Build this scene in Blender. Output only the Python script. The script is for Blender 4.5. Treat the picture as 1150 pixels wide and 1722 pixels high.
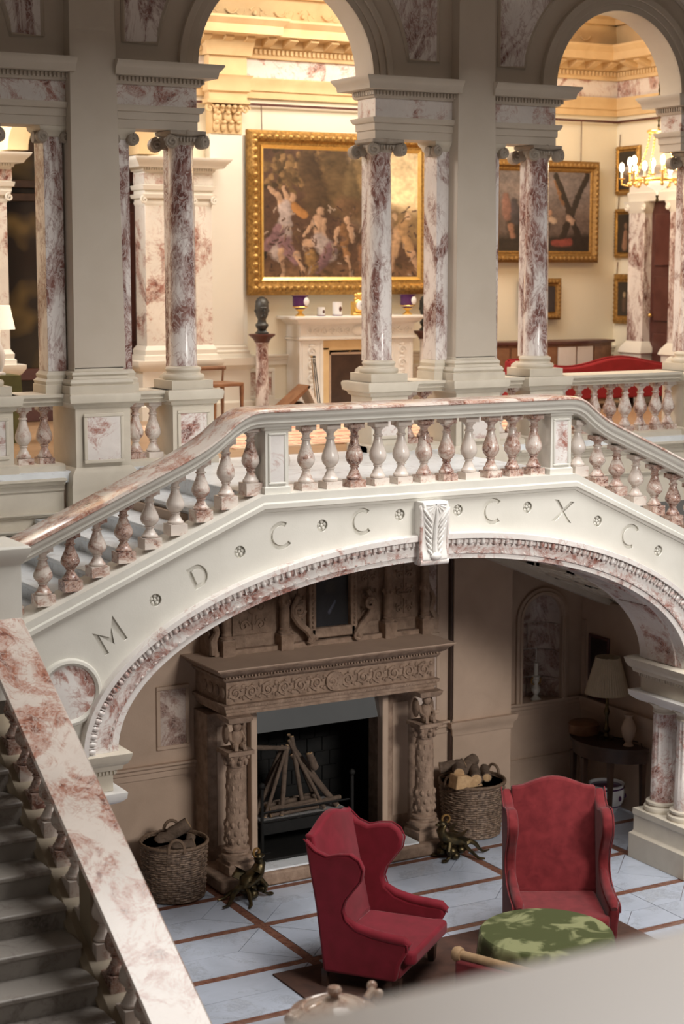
import bpy, math, random
import numpy as np
from mathutils import Vector, Matrix
random.seed(7)
for o in list(bpy.data.objects): bpy.data.objects.remove(o)
S = bpy.context.scene
COL = S.collection
PI = math.pi
R = math.radians
# ------------------------------------------------------------------ camera
cd = bpy.data.cameras.new('camera'); cam = bpy.data.objects.new('camera', cd); COL.objects.link(cam)
cam.location = (0, 0, 5.2)
cam.rotation_euler = (R(90 - 7.75), 0, R(-29.5))
cd.sensor_fit = 'HORIZONTAL'; cd.sensor_width = 24.0; cd.lens = 3020 / 1150 * 24.0
cd.clip_start = 0.05; cd.clip_end = 200
cd.dof.use_dof = True; cd.dof.focus_distance = 14.0; cd.dof.aperture_fstop = 1.9
S.camera = cam
# ------------------------------------------------------------------ world and lights
w = bpy.data.worlds.new('world'); S.world = w; w.use_nodes = True
bg = w.node_tree.nodes['Background']; bg.inputs[0].default_value = (1.0, 0.90, 0.80, 1); bg.inputs[1].default_value = 0.12
def area(name, loc, target, sx, sy, energy, col):
    l = bpy.data.lights.new(name, 'AREA'); l.shape = 'RECTANGLE'; l.size = sx; l.size_y = sy
    l.energy = energy; l.color = col
    o = bpy.data.objects.new(name, l); COL.objects.link(o); o.location = loc
    d = Vector(target) - Vector(loc); o.rotation_euler = d.to_track_quat('-Z', 'Y').to_euler()
    return o
def point(name, loc, energy, col, r=0.15):
    l = bpy.data.lights.new(name, 'POINT'); l.energy = energy; l.color = col; l.shadow_soft_size = r
    o = bpy.data.objects.new(name, l); COL.objects.link(o); o.location = loc
    return o
area('hall_skylight', (8.6, 8.8, 9.6), (8.6, 8.81, 0.0), 6.5, 3.2, 780, (1.0, 0.97, 0.93))
fw_ = area('near_side_fill', (9.0, 0.5, 7.2), (8.0, 11.6, 1.2), 3.5, 2.0, 78, (1.0, 0.95, 0.89)); fw_.data.spread = R(45)  # added frontal fill aimed low at the bridge, not a real window
area('gallery_window_light', (4.6, 17.4, 7.6), (10.5, 17.6, 4.8), 1.6, 1.2, 150, (1.0, 0.96, 0.92))
area('gallery_room_light', (10.2, 16.2, 8.3), (10.2, 16.6, 5), 4.0, 2.0, 215, (1.0, 0.90, 0.76))
S.view_settings.view_transform = 'Standard'; S.view_settings.look = 'None'
S.view_settings.gamma = 1.0; S.view_settings.use_curve_mapping = False
S.view_settings.exposure = 0.0
# ------------------------------------------------------------------ materials
MATS = {}
def nm(name):
    m = bpy.data.materials.new(name); m.use_nodes = True
    nt = m.node_tree; b = nt.nodes['Principled BSDF']; MATS[name] = m
    return m, nt, b
def N(nt, t, **kw):
    n = nt.nodes.new(t)
    for k, v in kw.items():
        if k.startswith('i_'): n.inputs[k[2:].replace('_', ' ')].default_value = v
        else: setattr(n, k, v)
    return n
def coords(nt, rnd=True):
    tc = N(nt, 'ShaderNodeTexCoord')
    if not rnd: return tc.outputs['Object'], None
    oi = N(nt, 'ShaderNodeObjectInfo')
    sc = N(nt, 'ShaderNodeVectorMath', operation='SCALE'); sc.inputs[0].default_value = (37, 53, 71)
    nt.links.new(oi.outputs['Random'], sc.inputs['Scale'])
    ad = N(nt, 'ShaderNodeVectorMath', operation='ADD')
    nt.links.new(tc.outputs['Object'], ad.inputs[0]); nt.links.new(sc.outputs[0], ad.inputs[1])
    return ad.outputs[0], oi.outputs['Random']
def noise(nt, vec, scale, detail=4, dist=0.0, rough=0.5):
    n = N(nt, 'ShaderNodeTexNoise'); n.inputs['Scale'].default_value = scale
    n.inputs['Detail'].default_value = detail; n.inputs['Distortion'].default_value = dist
    n.inputs['Roughness'].default_value = rough; nt.links.new(vec, n.inputs['Vector'])
    return n.outputs[0]
def maprange(nt, val, a, b, c=0, d=1):
    n = N(nt, 'ShaderNodeMapRange'); n.inputs[1].default_value = a; n.inputs[2].default_value = b
    n.inputs[3].default_value = c; n.inputs[4].default_value = d; nt.links.new(val, n.inputs[0])
    return n.outputs[0]
def mth(nt, op, a, b=None, c=None):
    n = N(nt, 'ShaderNodeMath', operation=op)
    for i, x in enumerate((a, b, c)):
        if x is None: continue
        if isinstance(x, (int, float)): n.inputs[i].default_value = x
        else: nt.links.new(x, n.inputs[i])
    return n.outputs[0]
def mixc(nt, f, a, b):
    n = N(nt, 'ShaderNodeMix', data_type='RGBA')
    if isinstance(f, (int, float)): n.inputs[0].default_value = f
    else: nt.links.new(f, n.inputs[0])
    for i, x in ((6, a), (7, b)):
        if isinstance(x, tuple): n.inputs[i].default_value = (*x, 1)
        else: nt.links.new(x, n.inputs[i])
    return n.outputs[2]
def bump(nt, b, h, strength=0.3, dist=0.01):
    n = N(nt, 'ShaderNodeBump'); n.inputs['Strength'].default_value = strength; n.inputs['Distance'].default_value = dist
    nt.links.new(h, n.inputs['Height']); nt.links.new(n.outputs[0], b.inputs['Normal'])
def plain(name, c1, c2=None, scale=6, rough=0.6, metal=0.0, bmp=0.0, bscale=60, rnd=True, spec=0.5, sheen=0.0):
    m, nt, b = nm(name)
    v, _ = coords(nt, rnd)
    if c2 is None: c2 = tuple(x * 0.85 for x in c1)
    f = maprange(nt, noise(nt, v, scale, 5, 0.4), 0.3, 0.7)
    nt.links.new(mixc(nt, f, c1, c2), b.inputs['Base Color'])
    b.inputs['Roughness'].default_value = rough; b.inputs['Metallic'].default_value = metal
    b.inputs['Specular IOR Level'].default_value = spec
    if sheen: b.inputs['Sheen Weight'].default_value = sheen
    if bmp: bump(nt, b, noise(nt, v, bscale, 4), bmp)
    return m
def marble(name, white=(0.80, 0.74, 0.70), rose=(0.40, 0.17, 0.13), dark=(0.12, 0.035, 0.025), scale=3.0, amount=0.0, rough=0.22, var=0.12, stretch=1.0):
    m, nt, b = nm(name)
    v, r = coords(nt)
    if stretch != 1.0:
        mp = N(nt, 'ShaderNodeMapping'); mp.inputs['Scale'].default_value = (1, 1, stretch); nt.links.new(v, mp.inputs['Vector']); v = mp.outputs[0]
    n1 = noise(nt, v, scale, 6, 1.6, 0.6)
    n2 = noise(nt, v, scale * 2.2, 7, 2.4, 0.62)
    n3 = noise(nt, v, scale * 0.9, 3, 0.8)
    n4 = noise(nt, v, scale * 5, 6, 1.2, 0.7)
    if r is not None:
        n1 = mth(nt, 'ADD', n1, mth(nt, 'MULTIPLY', mth(nt, 'SUBTRACT', r, 0.5), var))
    n1 = mth(nt, 'ADD', n1, amount)
    patch = maprange(nt, n1, 0.50, 0.60)
    ridge = mth(nt, 'ABSOLUTE', mth(nt, 'SUBTRACT', n2, 0.5))
    vein = maprange(nt, ridge, 0.0, 0.045, 1, 0)
    fine = maprange(nt, mth(nt, 'ABSOLUTE', mth(nt, 'SUBTRACT', n4, 0.5)), 0.0, 0.05, 1, 0)
    c = mixc(nt, maprange(nt, n3, 0.35, 0.7), white, tuple(x * 0.86 for x in white))
    c = mixc(nt, mth(nt, 'MULTIPLY', patch, 0.8), c, rose)
    dk = mth(nt, 'MULTIPLY', maprange(nt, n1, 0.54, 0.63), maprange(nt, n2, 0.40, 0.56))
    c = mixc(nt, mth(nt, 'MULTIPLY', dk, 0.85), c, dark)
    c = mixc(nt, mth(nt, 'MULTIPLY', vein, maprange(nt, n1, 0.42, 0.56, 0.05, 0.9)), c, rose)
    c = mixc(nt, mth(nt, 'MULTIPLY', fine, mth(nt, 'MULTIPLY', patch, 0.6)), c, white)
    nt.links.new(c, b.inputs['Base Color'])
    b.inputs['Roughness'].default_value = rough
    return m
STONE = plain('cream_limestone', (0.66, 0.60, 0.50), (0.58, 0.52, 0.43), 5, 0.6, bmp=0.05, bscale=90)
PLAST = plain('cream_carved_stone', (0.72, 0.70, 0.64), (0.66, 0.64, 0.58), 4, 0.6, bmp=0.05, bscale=90)
PIERM = plain('grey_beige_stone', (0.56, 0.49, 0.41), (0.52, 0.45, 0.37), 3, 0.6, bmp=0.06, bscale=120)
BROWNST = plain('taupe_stone', (0.50, 0.365, 0.275), (0.42, 0.305, 0.225), 3, 0.7, bmp=0.1, bscale=80)
CARVED = plain('old_carved_stone', (0.36, 0.25, 0.18), (0.20, 0.13, 0.09), 14, 0.75, bmp=0.5, bscale=55)
MARB = marble('rose_veined_marble')
STEPG = marble('shaded_worn_grey_step_marble', white=(0.36, 0.33, 0.30), rose=(0.22, 0.19, 0.17), dark=(0.12, 0.1, 0.09), scale=2.5, amount=-0.04, rough=0.4)  # worn grey marble, painted darker to carry the shade on the lower flight
STRG = plain('brown_string_stone', (0.34, 0.28, 0.20), (0.28, 0.22, 0.15), 4, 0.6)
MARBCOL = marble('rose_breccia_column_marble', white=(0.84, 0.78, 0.75), rose=(0.25, 0.11, 0.09), scale=2.8, amount=0.03, rough=0.14, var=.06, stretch=.45)
MARBDK = marble('dull_brown_marble', white=(0.56, 0.46, 0.40), rose=(0.26, 0.14, 0.11), dark=(0.10, 0.05, 0.04), scale=4, amount=0.02, rough=0.35)
MARBBAL = marble('rose_baluster_marble', white=(0.74, 0.66, 0.60), rose=(0.42, 0.23, 0.17), scale=4.0, amount=0.04, rough=0.2, var=0.3)
MARBW = marble('pale_arch_marble', white=(0.84, 0.80, 0.77), scale=1.9, amount=-0.055, rough=0.25)
MARBRAIL = marble('handrail_marble', white=(0.68, 0.60, 0.54), rose=(0.38, 0.155, 0.10), dark=(0.14, 0.045, 0.03), scale=2.4, amount=0.06, rough=0.18)
PALEPIL = marble('pale_pilaster_marble', white=(0.86, 0.82, 0.76), scale=2.0, amount=-0.06, rough=0.25)
FLOORM = marble('white_floor_marble', white=(0.50, 0.55, 0.65), rose=(0.36, 0.39, 0.45), dark=(0.42, 0.45, 0.5), scale=2.5, amount=-0.05, rough=0.22)
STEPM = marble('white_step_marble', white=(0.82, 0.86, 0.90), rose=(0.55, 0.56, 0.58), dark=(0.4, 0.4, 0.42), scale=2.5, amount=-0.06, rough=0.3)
BANDM = plain('red_brown_marble_band', (0.13, 0.05, 0.035), (0.25, 0.12, 0.08), 22, 0.25)
VELV = plain('crimson_velvet', (0.19, 0.010, 0.022), (0.14, 0.007, 0.014), 9, 0.75, sheen=0.12, spec=0.2)
VELV2 = plain('worn_rose_velvet', (0.19, 0.020, 0.024), (0.12, 0.010, 0.013), 12, 0.8, sheen=0.15, spec=0.2)
SOFAR = plain('scarlet_sofa_fabric', (0.30, 0.012, 0.018), (0.24, 0.008, 0.012), 9, 0.85)
WOODD = plain('dark_wood', (0.035, 0.018, 0.012), (0.06, 0.03, 0.02), 8, 0.4)
WOODR = plain('red_mahogany', (0.11, 0.04, 0.032), (0.07, 0.022, 0.018), 6, 0.35)
WOODM = plain('brown_wood', (0.28, 0.14, 0.07), (0.18, 0.08, 0.04), 9, 0.45)
PARQ = plain('gallery_parquet', (0.42, 0.28, 0.17), (0.34, 0.21, 0.12), 5, 0.35)
BLACK = plain('soot_black_iron', (0.006, 0.006, 0.006), (0.012, 0.011, 0.01), 12, 0.7, spec=0.25)
STEEL = plain('dark_polished_steel', (0.62, 0.66, 0.70), (0.56, 0.6, 0.64), 3, 0.05, 1.0)
BRONZE = plain('aged_bronze', (0.14, 0.10, 0.045), (0.05, 0.045, 0.03), 20, 0.35, 0.9)
BUSTM = plain('dark_bronze_bust', (0.05, 0.05, 0.05), (0.09, 0.09, 0.085), 20, 0.45, 0.5)
GOLD = plain('gilt', (0.55, 0.33, 0.10), (0.24, 0.13, 0.04), 30, 0.38, 0.75, bmp=0.3, bscale=70)
GOLDB = plain('bright_gilt_fillet', (0.95, 0.68, 0.24), (0.85, 0.55, 0.16), 20, 0.3, 0.8)
GOLDO = plain('old_gilt', (0.40, 0.23, 0.07), (0.22, 0.12, 0.04), 40, 0.5, 0.6, bmp=0.4, bscale=70)
WALLM = plain('cream_wall_paint', (0.84, 0.78, 0.64), (0.82, 0.76, 0.62), 2, 0.8)
TRIMW = plain('white_painted_trim', (0.80, 0.77, 0.70), (0.77, 0.74, 0.67), 3, 0.6)
CEILM = plain('warm_plaster', (0.74, 0.55, 0.31), (0.64, 0.45, 0.24), 4, 0.8)
WMARB = plain('white_statuary_marble', (0.84, 0.82, 0.79), (0.78, 0.76, 0.73), 6, 0.35)
WICK = plain('brown_wicker', (0.20, 0.13, 0.085), (0.12, 0.075, 0.045), 30, 0.7)
STICKM = plain('charred_stick_bark', (0.075, 0.05, 0.035), (0.13, 0.09, 0.065), 25, 0.9)
BARK = plain('log_bark', (0.09, 0.06, 0.04), (0.16, 0.11, 0.08), 25, 0.9, bmp=0.6, bscale=50)
CUT = plain('cut_wood', (0.60, 0.40, 0.22), (0.42, 0.26, 0.13), 25, 0.8)
ASH = plain('grey_ash', (0.35, 0.34, 0.33), (0.16, 0.15, 0.15), 30, 0.9)
LINEN = plain('pleated_lamp_fabric', (0.55, 0.46, 0.33), (0.48, 0.40, 0.28), 8, 0.9)
WAX = plain('white_wax', (0.85, 0.82, 0.75), (0.8, 0.78, 0.7), 5, 0.5)
TAN = plain('tan_trim_fabric', (0.34, 0.22, 0.12), (0.26, 0.16, 0.08), 20, 0.8)
PORC = plain('white_porcelain', (0.82, 0.82, 0.84), (0.78, 0.78, 0.8), 6, 0.15)
COBALT = plain('dark_cobalt_porcelain', (0.06, 0.02, 0.09), (0.1, 0.03, 0.12), 6, 0.12)
AGATE = marble('brown_agate', white=(0.60, 0.47, 0.38), rose=(0.36, 0.20, 0.14), dark=(0.14, 0.06, 0.04), scale=7, amount=0.04, rough=0.1)
GREENB = plain('olive_fabric', (0.13, 0.13, 0.05), (0.09, 0.09, 0.035), 8, 0.9)
CARPETM = plain('dark_brown_rug', (0.10, 0.045, 0.03), (0.05, 0.025, 0.018), 7, 0.95)
RAILFG = plain('near_rail_stone', (0.90, 0.80, 0.72), (0.86, 0.76, 0.68), 3, 0.35)
def special():
    m, nt, b = nm('green_velvet_cloth'); v, _ = coords(nt, False)
    f = maprange(nt, noise(nt, v, 4.5, 3, 0.9, 0.5), 0.51, 0.60)
    c = mixc(nt, f, (0.045, 0.055, 0.008), (0.21, 0.22, 0.10))
    nt.links.new(c, b.inputs['Base Color']); b.inputs['Roughness'].default_value = 0.8
    b.inputs['Sheen Weight'].default_value = 0.05
    m, nt, b = nm('patterned_gallery_rug'); v, _ = coords(nt, False)
    wv = N(nt, 'ShaderNodeTexWave', wave_type='RINGS'); wv.inputs['Scale'].default_value = 1.1
    wv.inputs['Distortion'].default_value = 7; wv.inputs['Detail'].default_value = 2; nt.links.new(v, wv.inputs['Vector'])
    c = mixc(nt, maprange(nt, wv.outputs[1], 0.45, 0.6), (0.70, 0.52, 0.36), (0.60, 0.30, 0.22))
    c = mixc(nt, maprange(nt, noise(nt, v, 9, 3, 1), 0.5, 0.62), c, (0.78, 0.66, 0.5))
    nt.links.new(c, b.inputs['Base Color']); b.inputs['Roughness'].default_value = 0.95
    m, nt, b = nm('basket_weave'); v, _ = coords(nt, False)
    n = noise(nt, v, 30, 3)
    nt.links.new(mixc(nt, maprange(nt, n, 0.35, 0.65), (0.30, 0.21, 0.15), (0.06, 0.035, 0.022)), b.inputs['Base Color'])
    b.inputs['Roughness'].default_value = 0.6
    m, nt, b = nm('cornice_marble_warm')
    m, nt, b = nm('flame'); b.inputs['Base Color'].default_value = (1, .8, .5, 1)
    b.inputs['Emission Color'].default_value = (1, 0.80, 0.55, 1); b.inputs['Emission Strength'].default_value = 14
    m, nt, b = nm('lit_lampshade'); b.inputs['Base Color'].default_value = (.85, .78, .65, 1)
    b.inputs['Emission Color'].default_value = (1, 0.88, 0.72, 1); b.inputs['Emission Strength'].default_value = 0.7
    m, nt, b = nm('vertex_paint'); a = N(nt, 'ShaderNodeVertexColor', layer_name='Col')
    nt.links.new(a.outputs[0], b.inputs['Base Color']); b.inputs['Roughness'].default_value = 0.45
    m, nt, b = nm('dark_door_glass'); v, _ = coords(nt, False)
    c = mixc(nt, maprange(nt, noise(nt, v, 1.6, 2, 0.3), 0.45, 0.62), (0.02, 0.014, 0.01), (0.16, 0.11, 0.04))
    nt.links.new(c, b.inputs['Base Color']); b.inputs['Roughness'].default_value = 0.12
    m, nt, b = nm('chandelier_gilt'); b.inputs['Base Color'].default_value = (.95, .66, .25, 1)
    b.inputs['Metallic'].default_value = .9; b.inputs['Roughness'].default_value = .3
special()
GCLOTH, GRUG, WEAVE, FLAME, LAMPLIT, VPAINT, DGLASS, CHGILT = [MATS[k] for k in ('green_velvet_cloth', 'patterned_gallery_rug', 'basket_weave', 'flame', 'lit_lampshade', 'vertex_paint', 'dark_door_glass', 'chandelier_gilt')]
# ------------------------------------------------------------------ object helpers
def thing(name, label, cat, loc=(0, 0, 0), rz=0, group=None, kind=None):
    o = bpy.data.objects.new(name, None); COL.objects.link(o); o.empty_display_size = 0.1
    o.location = loc; o.rotation_euler = (0, 0, rz)
    if label: o['label'] = label
    if cat: o['category'] = cat
    if group: o['group'] = group
    if kind: o['kind'] = kind
    return o
def struct(name, label=None):
    o = bpy.data.objects.new(name, None); COL.objects.link(o); o.empty_display_size = 0.1
    o['kind'] = 'structure'
    if label: o['label'] = label
    return o
def tag(o, label=None, cat=None, group=None, kind=None):
    if label: o['label'] = label
    if cat: o['category'] = cat
    if group: o['group'] = group
    if kind: o['kind'] = kind
    return o
def rootloc(p):
    v = Vector((0, 0, 0))
    while p is not None: v += Vector(p.location); p = p.parent
    return v
class MB:
    def __init__(s): s.v = []; s.f = []; s.M = None
    def add(s, vs, fs):
        k = len(s.v)
        if s.M is not None: vs = [tuple(s.M @ Vector(p)) for p in vs]
        s.v += [tuple(p) for p in vs]; s.f += [tuple(k + i for i in f) for f in fs]; return s
    def box(s, x0, x1, y0, y1, z0, z1):
        return s.add([(x0, y0, z0), (x1, y0, z0), (x1, y1, z0), (x0, y1, z0), (x0, y0, z1), (x1, y0, z1), (x1, y1, z1), (x0, y1, z1)],
                     [(0, 3, 2, 1), (4, 5, 6, 7), (0, 1, 5, 4), (1, 2, 6, 5), (2, 3, 7, 6), (3, 0, 4, 7)])
    def stack(s, x0, x1, y0, y1, prof, ml=1, mr=1):
        # prof: list of (z, offset): rectangle grown by offset on every side
        vs = []; fs = []
        for z, o in prof: vs += [(x0 - o * ml, y0 - o, z), (x1 + o * mr, y0 - o, z), (x1 + o * mr, y1 + o, z), (x0 - o * ml, y1 + o, z)]
        n = len(prof); fs.append((0, 3, 2, 1))
        for i in range(n - 1):
            a = 4 * i
            for k in range(4): fs.append((a + k, a + (k + 1) % 4, a + 4 + (k + 1) % 4, a + 4 + k))
        a = 4 * (n - 1); fs.append((a, a + 1, a + 2, a + 3))
        return s.add(vs, fs)
    def prism(s, poly, ax, d0, d1):
        # polygon in the plane across ax ('x': (y,z), 'y': (x,z), 'z': (x,y))
        def P(p, d): return {'x': (d, p[0], p[1]), 'y': (p[0], d, p[1]), 'z': (p[0], p[1], d)}[ax]
        n = len(poly)
        A = sum(poly[i][0] * poly[(i + 1) % n][1] - poly[(i + 1) % n][0] * poly[i][1] for i in range(n))
        if (A < 0) != (ax == 'y'): poly = poly[::-1]
        vs = [P(p, d0) for p in poly] + [P(p, d1) for p in poly]
        fs = [tuple(range(n))[::-1], tuple(range(n, 2 * n))] + [(i, (i + 1) % n, n + (i + 1) % n, n + i) for i in range(n)]
        if d1 < d0: fs = [f[::-1] for f in fs]
        return s.add(vs, fs)
    def lathe(s, prof, cx=0, cy=0, n=16, z0=0.0, sc=1.0, squash=1.0, a0=0, a1=2 * PI):
        vs = []; fs = []; full = abs(a1 - a0 - 2 * PI) < 1e-6; m = n if full else n + 1
        for r, z in prof:
            for k in range(m):
                a = a0 + (a1 - a0) * k / n
                vs.append((cx + r * sc * math.cos(a), cy + r * sc * squash * math.sin(a), z0 + z * sc))
        for i in range(len(prof) - 1):
            for k in range(n):
                k2 = (k + 1) % m
                fs.append((i * m + k, i * m + k2, (i + 1) * m + k2, (i + 1) * m + k))
        if full:
            if prof[0][0] > 1e-4: fs.append(tuple(range(m))[::-1])
            if prof[-1][0] > 1e-4: fs.append(tuple(range((len(prof) - 1) * m, len(prof) * m)))
        return s.add(vs, fs)
    def tube(s, path, r, n=8, closed=False):
        pts = [Vector(p) for p in path]; N_ = len(pts); vs = []; fs = []
        rr = r if isinstance(r, (list, tuple)) else [r] * N_
        prev = None
        for i, p in enumerate(pts):
            if closed: t = pts[(i + 1) % N_] - pts[i - 1]
            else: t = pts[min(i + 1, N_ - 1)] - pts[max(i - 1, 0)]
            if t.length < 1e-9: t = Vector((0, 0, 1))
            t.normalize()
            if prev is None:
                a = Vector((0, 0, 1)) if abs(t.z) < 0.9 else Vector((1, 0, 0)); u = t.cross(a).normalized()
            else: u = (prev - t * prev.dot(t)); u = u.normalized() if u.length > 1e-6 else t.orthogonal().normalized()
            prev = u; v = t.cross(u)
            for k in range(n):
                a = 2 * PI * k / n; vs.append(tuple(p + (u * math.cos(a) + v * math.sin(a)) * rr[i]))
        for i in range(N_ if closed else N_ - 1):
            j = (i + 1) % N_
            for k in range(n): fs.append((i * n + k, i * n + (k + 1) % n, j * n + (k + 1) % n, j * n + k))
        if not closed: fs += [tuple(range(n))[::-1], tuple(range((N_ - 1) * n, N_ * n))]
        return s.add(vs, fs)
    def ball(s, c, rx, ry=None, rz=None, n=10, m=7):
        ry = ry or rx; rz = rz or rx; vs = [(c[0], c[1], c[2] - rz)]; fs = []
        for i in range(1, m):
            p = PI * i / m
            for k in range(n):
                a = 2 * PI * k / n
                vs.append((c[0] + rx * math.sin(p) * math.cos(a), c[1] + ry * math.sin(p) * math.sin(a), c[2] - rz * math.cos(p)))
        vs.append((c[0], c[1], c[2] + rz)); L = len(vs) - 1
        for k in range(n):
            fs.append((0, 1 + (k + 1) % n, 1 + k)); fs.append((L, 1 + (m - 2) * n + k, 1 + (m - 2) * n + (k + 1) % n))
        for i in range(m - 2):
            for k in range(n): fs.append((1 + i * n + k, 1 + i * n + (k + 1) % n, 1 + (i + 1) * n + (k + 1) % n, 1 + (i + 1) * n + k))
        return s.add(vs, fs)
    def ring(s, cx, cz, a0, b0, a1, b1, y0, y1, t0=0, t1=PI, n=48):
        # elliptical arch band in XZ, extruded in Y
        vs = []; fs = []
        for i in range(n + 1):
            t = t0 + (t1 - t0) * i / n; c, q = math.cos(t), math.sin(t)
            vs += [(cx + a0 * c, y0, cz + b0 * q), (cx + a1 * c, y0, cz + b1 * q), (cx + a1 * c, y1, cz + b1 * q), (cx + a0 * c, y1, cz + b0 * q)]
        for i in range(n):
            a = 4 * i
            for k in range(4): fs.append((a + k, a + (k + 1) % 4, a + 4 + (k + 1) % 4, a + 4 + k))
        fs += [(3, 2, 1, 0), (4 * n, 4 * n + 1, 4 * n + 2, 4 * n + 3)]
        return s.add(vs, [f[::-1] for f in fs])
    def sweep(s, prof, path, axis='x'):
        # prof (across, up) closed; path (along, z): sheared sweep along x or y
        vs = []; fs = []; n = len(prof)
        for a, z in path:
            for p, q in prof: vs.append((a, p, z + q) if axis == 'x' else (p, a, z + q))
        for i in range(len(path) - 1):
            for k in range(n): fs.append((i * n + k, i * n + (k + 1) % n, (i + 1) * n + (k + 1) % n, (i + 1) * n + k))
        fs += [tuple(range(n))[::-1], tuple(range((len(path) - 1) * n, len(path) * n))]
        return s.add(vs, fs)
    def mesh(s, name, mat, smooth=40):
        me = bpy.data.meshes.new(name); me.from_pydata(s.v, [], s.f); me.update()
        if mat: me.materials.append(mat)
        if smooth:
            me.polygons.foreach_set('use_smooth', [True] * len(me.polygons)); me.set_sharp_from_angle(angle=R(smooth))
        return me
    def build(s, name, mat, parent=None, local=False, smooth=40, loc=None, bevel=0, seg=2, sub=0, fixn=True):
        if parent is not None and not local:
            r = rootloc(parent); s.v = [(x - r.x, y - r.y, z - r.z) for x, y, z in s.v]
        me = s.mesh(name, mat, smooth)
        if fixn:
            import bmesh
            bm = bmesh.new(); bm.from_mesh(me); bmesh.ops.recalc_face_normals(bm, faces=bm.faces); bm.to_mesh(me); bm.free()
        o = bpy.data.objects.new(name, me); COL.objects.link(o)
        if parent is not None: o.parent = parent
        if loc: o.location = loc
        if bevel:
            b = o.modifiers.new('bevel', 'BEVEL'); b.width = bevel; b.segments = seg; b.limit_method = 'ANGLE'; b.angle_limit = R(35)
        if sub:
            b = o.modifiers.new('sub', 'SUBSURF'); b.levels = sub; b.render_levels = sub
        return o
def inst(me, name, parent, loc, rot=(0, 0, 0), scale=(1, 1, 1)):
    o = bpy.data.objects.new(name, me); COL.objects.link(o); o.parent = parent
    if parent is not None: loc = Vector(loc) - rootloc(parent)
    o.location = loc; o.rotation_euler = rot; o.scale = scale
    return o
def lerp(a, b, t): return a + (b - a) * t
def spiral(c, r, turns, plane='xz', n=28, rend=0.15, a0=0, sgn=1):
    out = []
    for i in range(n):
        t = i / (n - 1); a = a0 + sgn * turns * 2 * PI * t; q = r * (1 - t * (1 - rend))
        d = (q * math.cos(a), q * math.sin(a))
        out.append((c[0] + d[0], c[1], c[2] + d[1]) if plane == 'xz' else (c[0], c[1] + d[0], c[2] + d[1]))
    return out
GF = 3.55   # gallery floor
# ================================================================== THE SETTING
# --- lower hall floor: white marble slabs with red bands recessed between them
floor = struct('floor', 'white marble hall floor laid in slabs between red-brown marble bands')
MB().box(1.0, 12.5, 5.0, 14.8, -0.12, -0.012).build('subfloor', BANDM, floor)
bx = [2.0, 3.84, 6.22, 8.60, 9.88, 12.4]; by = [6.9, 8.4, 9.25, 9.97, 10.70, 11.47, 12.29, 13.02, 14.6]; hb = 0.042
for i in range(len(bx) - 1):
    for j in range(len(by) - 1):
        x0, x1, y0, y1 = bx[i] + hb, bx[i + 1] - hb, by[j] + hb, by[j + 1] - hb
        if y1 < 8.4 or x1 < 4: continue
        ym = (y0 + y1) / 2; d = min((y1 - y0) / 2, (x1 - x0) / 3); g = 0.003
        xm = (x0 + x1) / 2
        polys = [[(x0 + g, y0 + 2 * g), (x0 + d - g, ym), (x0 + g, y1 - 2 * g)], [(x1 - g, y0 + 2 * g), (x1 - g, y1 - 2 * g), (x1 - d + g, ym)],
                 [(x0 + g * 2, y0), (xm - g, y0), (xm - g, ym - g), (x0 + d, ym - g)], [(xm + g, y0), (x1 - g * 2, y0), (x1 - d, ym - g), (xm + g, ym - g)],
                 [(x0 + d, ym + g), (xm - g, ym + g), (xm - g, y1), (x0 + 2 * g, y1)], [(xm + g, ym + g), (x1 - d, ym + g), (x1 - 2 * g, y1), (xm + g, y1)]]
        for p in polys: MB().prism(p, 'z', -0.012, 0).build('marble_slab', FLOORM, floor, smooth=0)
for y in by[1:-1]:
    for i in range(len(bx) - 1):
        MB().box(bx[i] + 0.001, bx[i + 1] - 0.001, y - hb + 0.002, y + hb - 0.002, -0.012, -0.003).build('marble_band', BANDM, floor, smooth=0)
for x in bx[1:-1]:
    for j in range(len(by) - 1):
        MB().box(x - hb + 0.002, x + hb - 0.002, by[j] + hb, by[j + 1] - hb, -0.012, -0.003).build('marble_band', BANDM, floor, smooth=0)
# --- lower hall walls
wb = struct('wall_back', 'taupe stone wall of the lower hall behind the chimneypiece')
MB().box(1.5, 6.5, 13.85, 14.1, 0, 3.46).build('wall_face', BROWNST, wb)
MB().box(8.3, 9.05, 13.85, 14.1, 0, 3.46).build('wall_face', BROWNST, wb)
MB().box(6.5, 8.3, 13.85, 14.1, 1.42, 3.46).build('wall_face', BROWNST, wb)
def mould_x(x0, x1, y, z, d=0.05, h=0.12):
    return MB().prism([(y + .01, z - h), (y - d * .35, z - h), (y - d * .35, z - h * .6), (y - d * .6, z - h * .5), (y - d * .6, z - h * .3), (y - d, z - h * .15), (y - d, z), (y + .01, z)], 'x', x0, x1)
mould_x(1.5, 6.38, 13.85, 0.97).build('dado_moulding', BROWNST, wb)
mould_x(8.72, 9.0, 13.85, 0.99).build('dado_moulding', BROWNST, wb)
MB().box(1.5, 6.38, 13.80, 13.86, 0.0, 0.14).build('skirting', BROWNST, wb)
def framed_panel(par, x0, x1, z0, z1, y, mat=MARB, fm=BROWNST, fw=0.035, d=0.02):
    f = MB()
    for a, b, c, e in ((x0 - fw, x1 + fw, z0 - fw, z0), (x0 - fw, x1 + fw, z1, z1 + fw), (x0 - fw, x0, z0, z1), (x1, x1 + fw, z0, z1)):
        f.box(a, b, y - d, y + .005, c, e); 
    f.build('panel_frame', fm, par, bevel=0.006)
    return MB().box(x0, x1, y - 0.006, y + .005, z0, z1).build('marble_panel', mat, par)
framed_panel(wb, 6.04, 6.28, 1.12, 1.61, 13.85, MARBDK)
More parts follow.
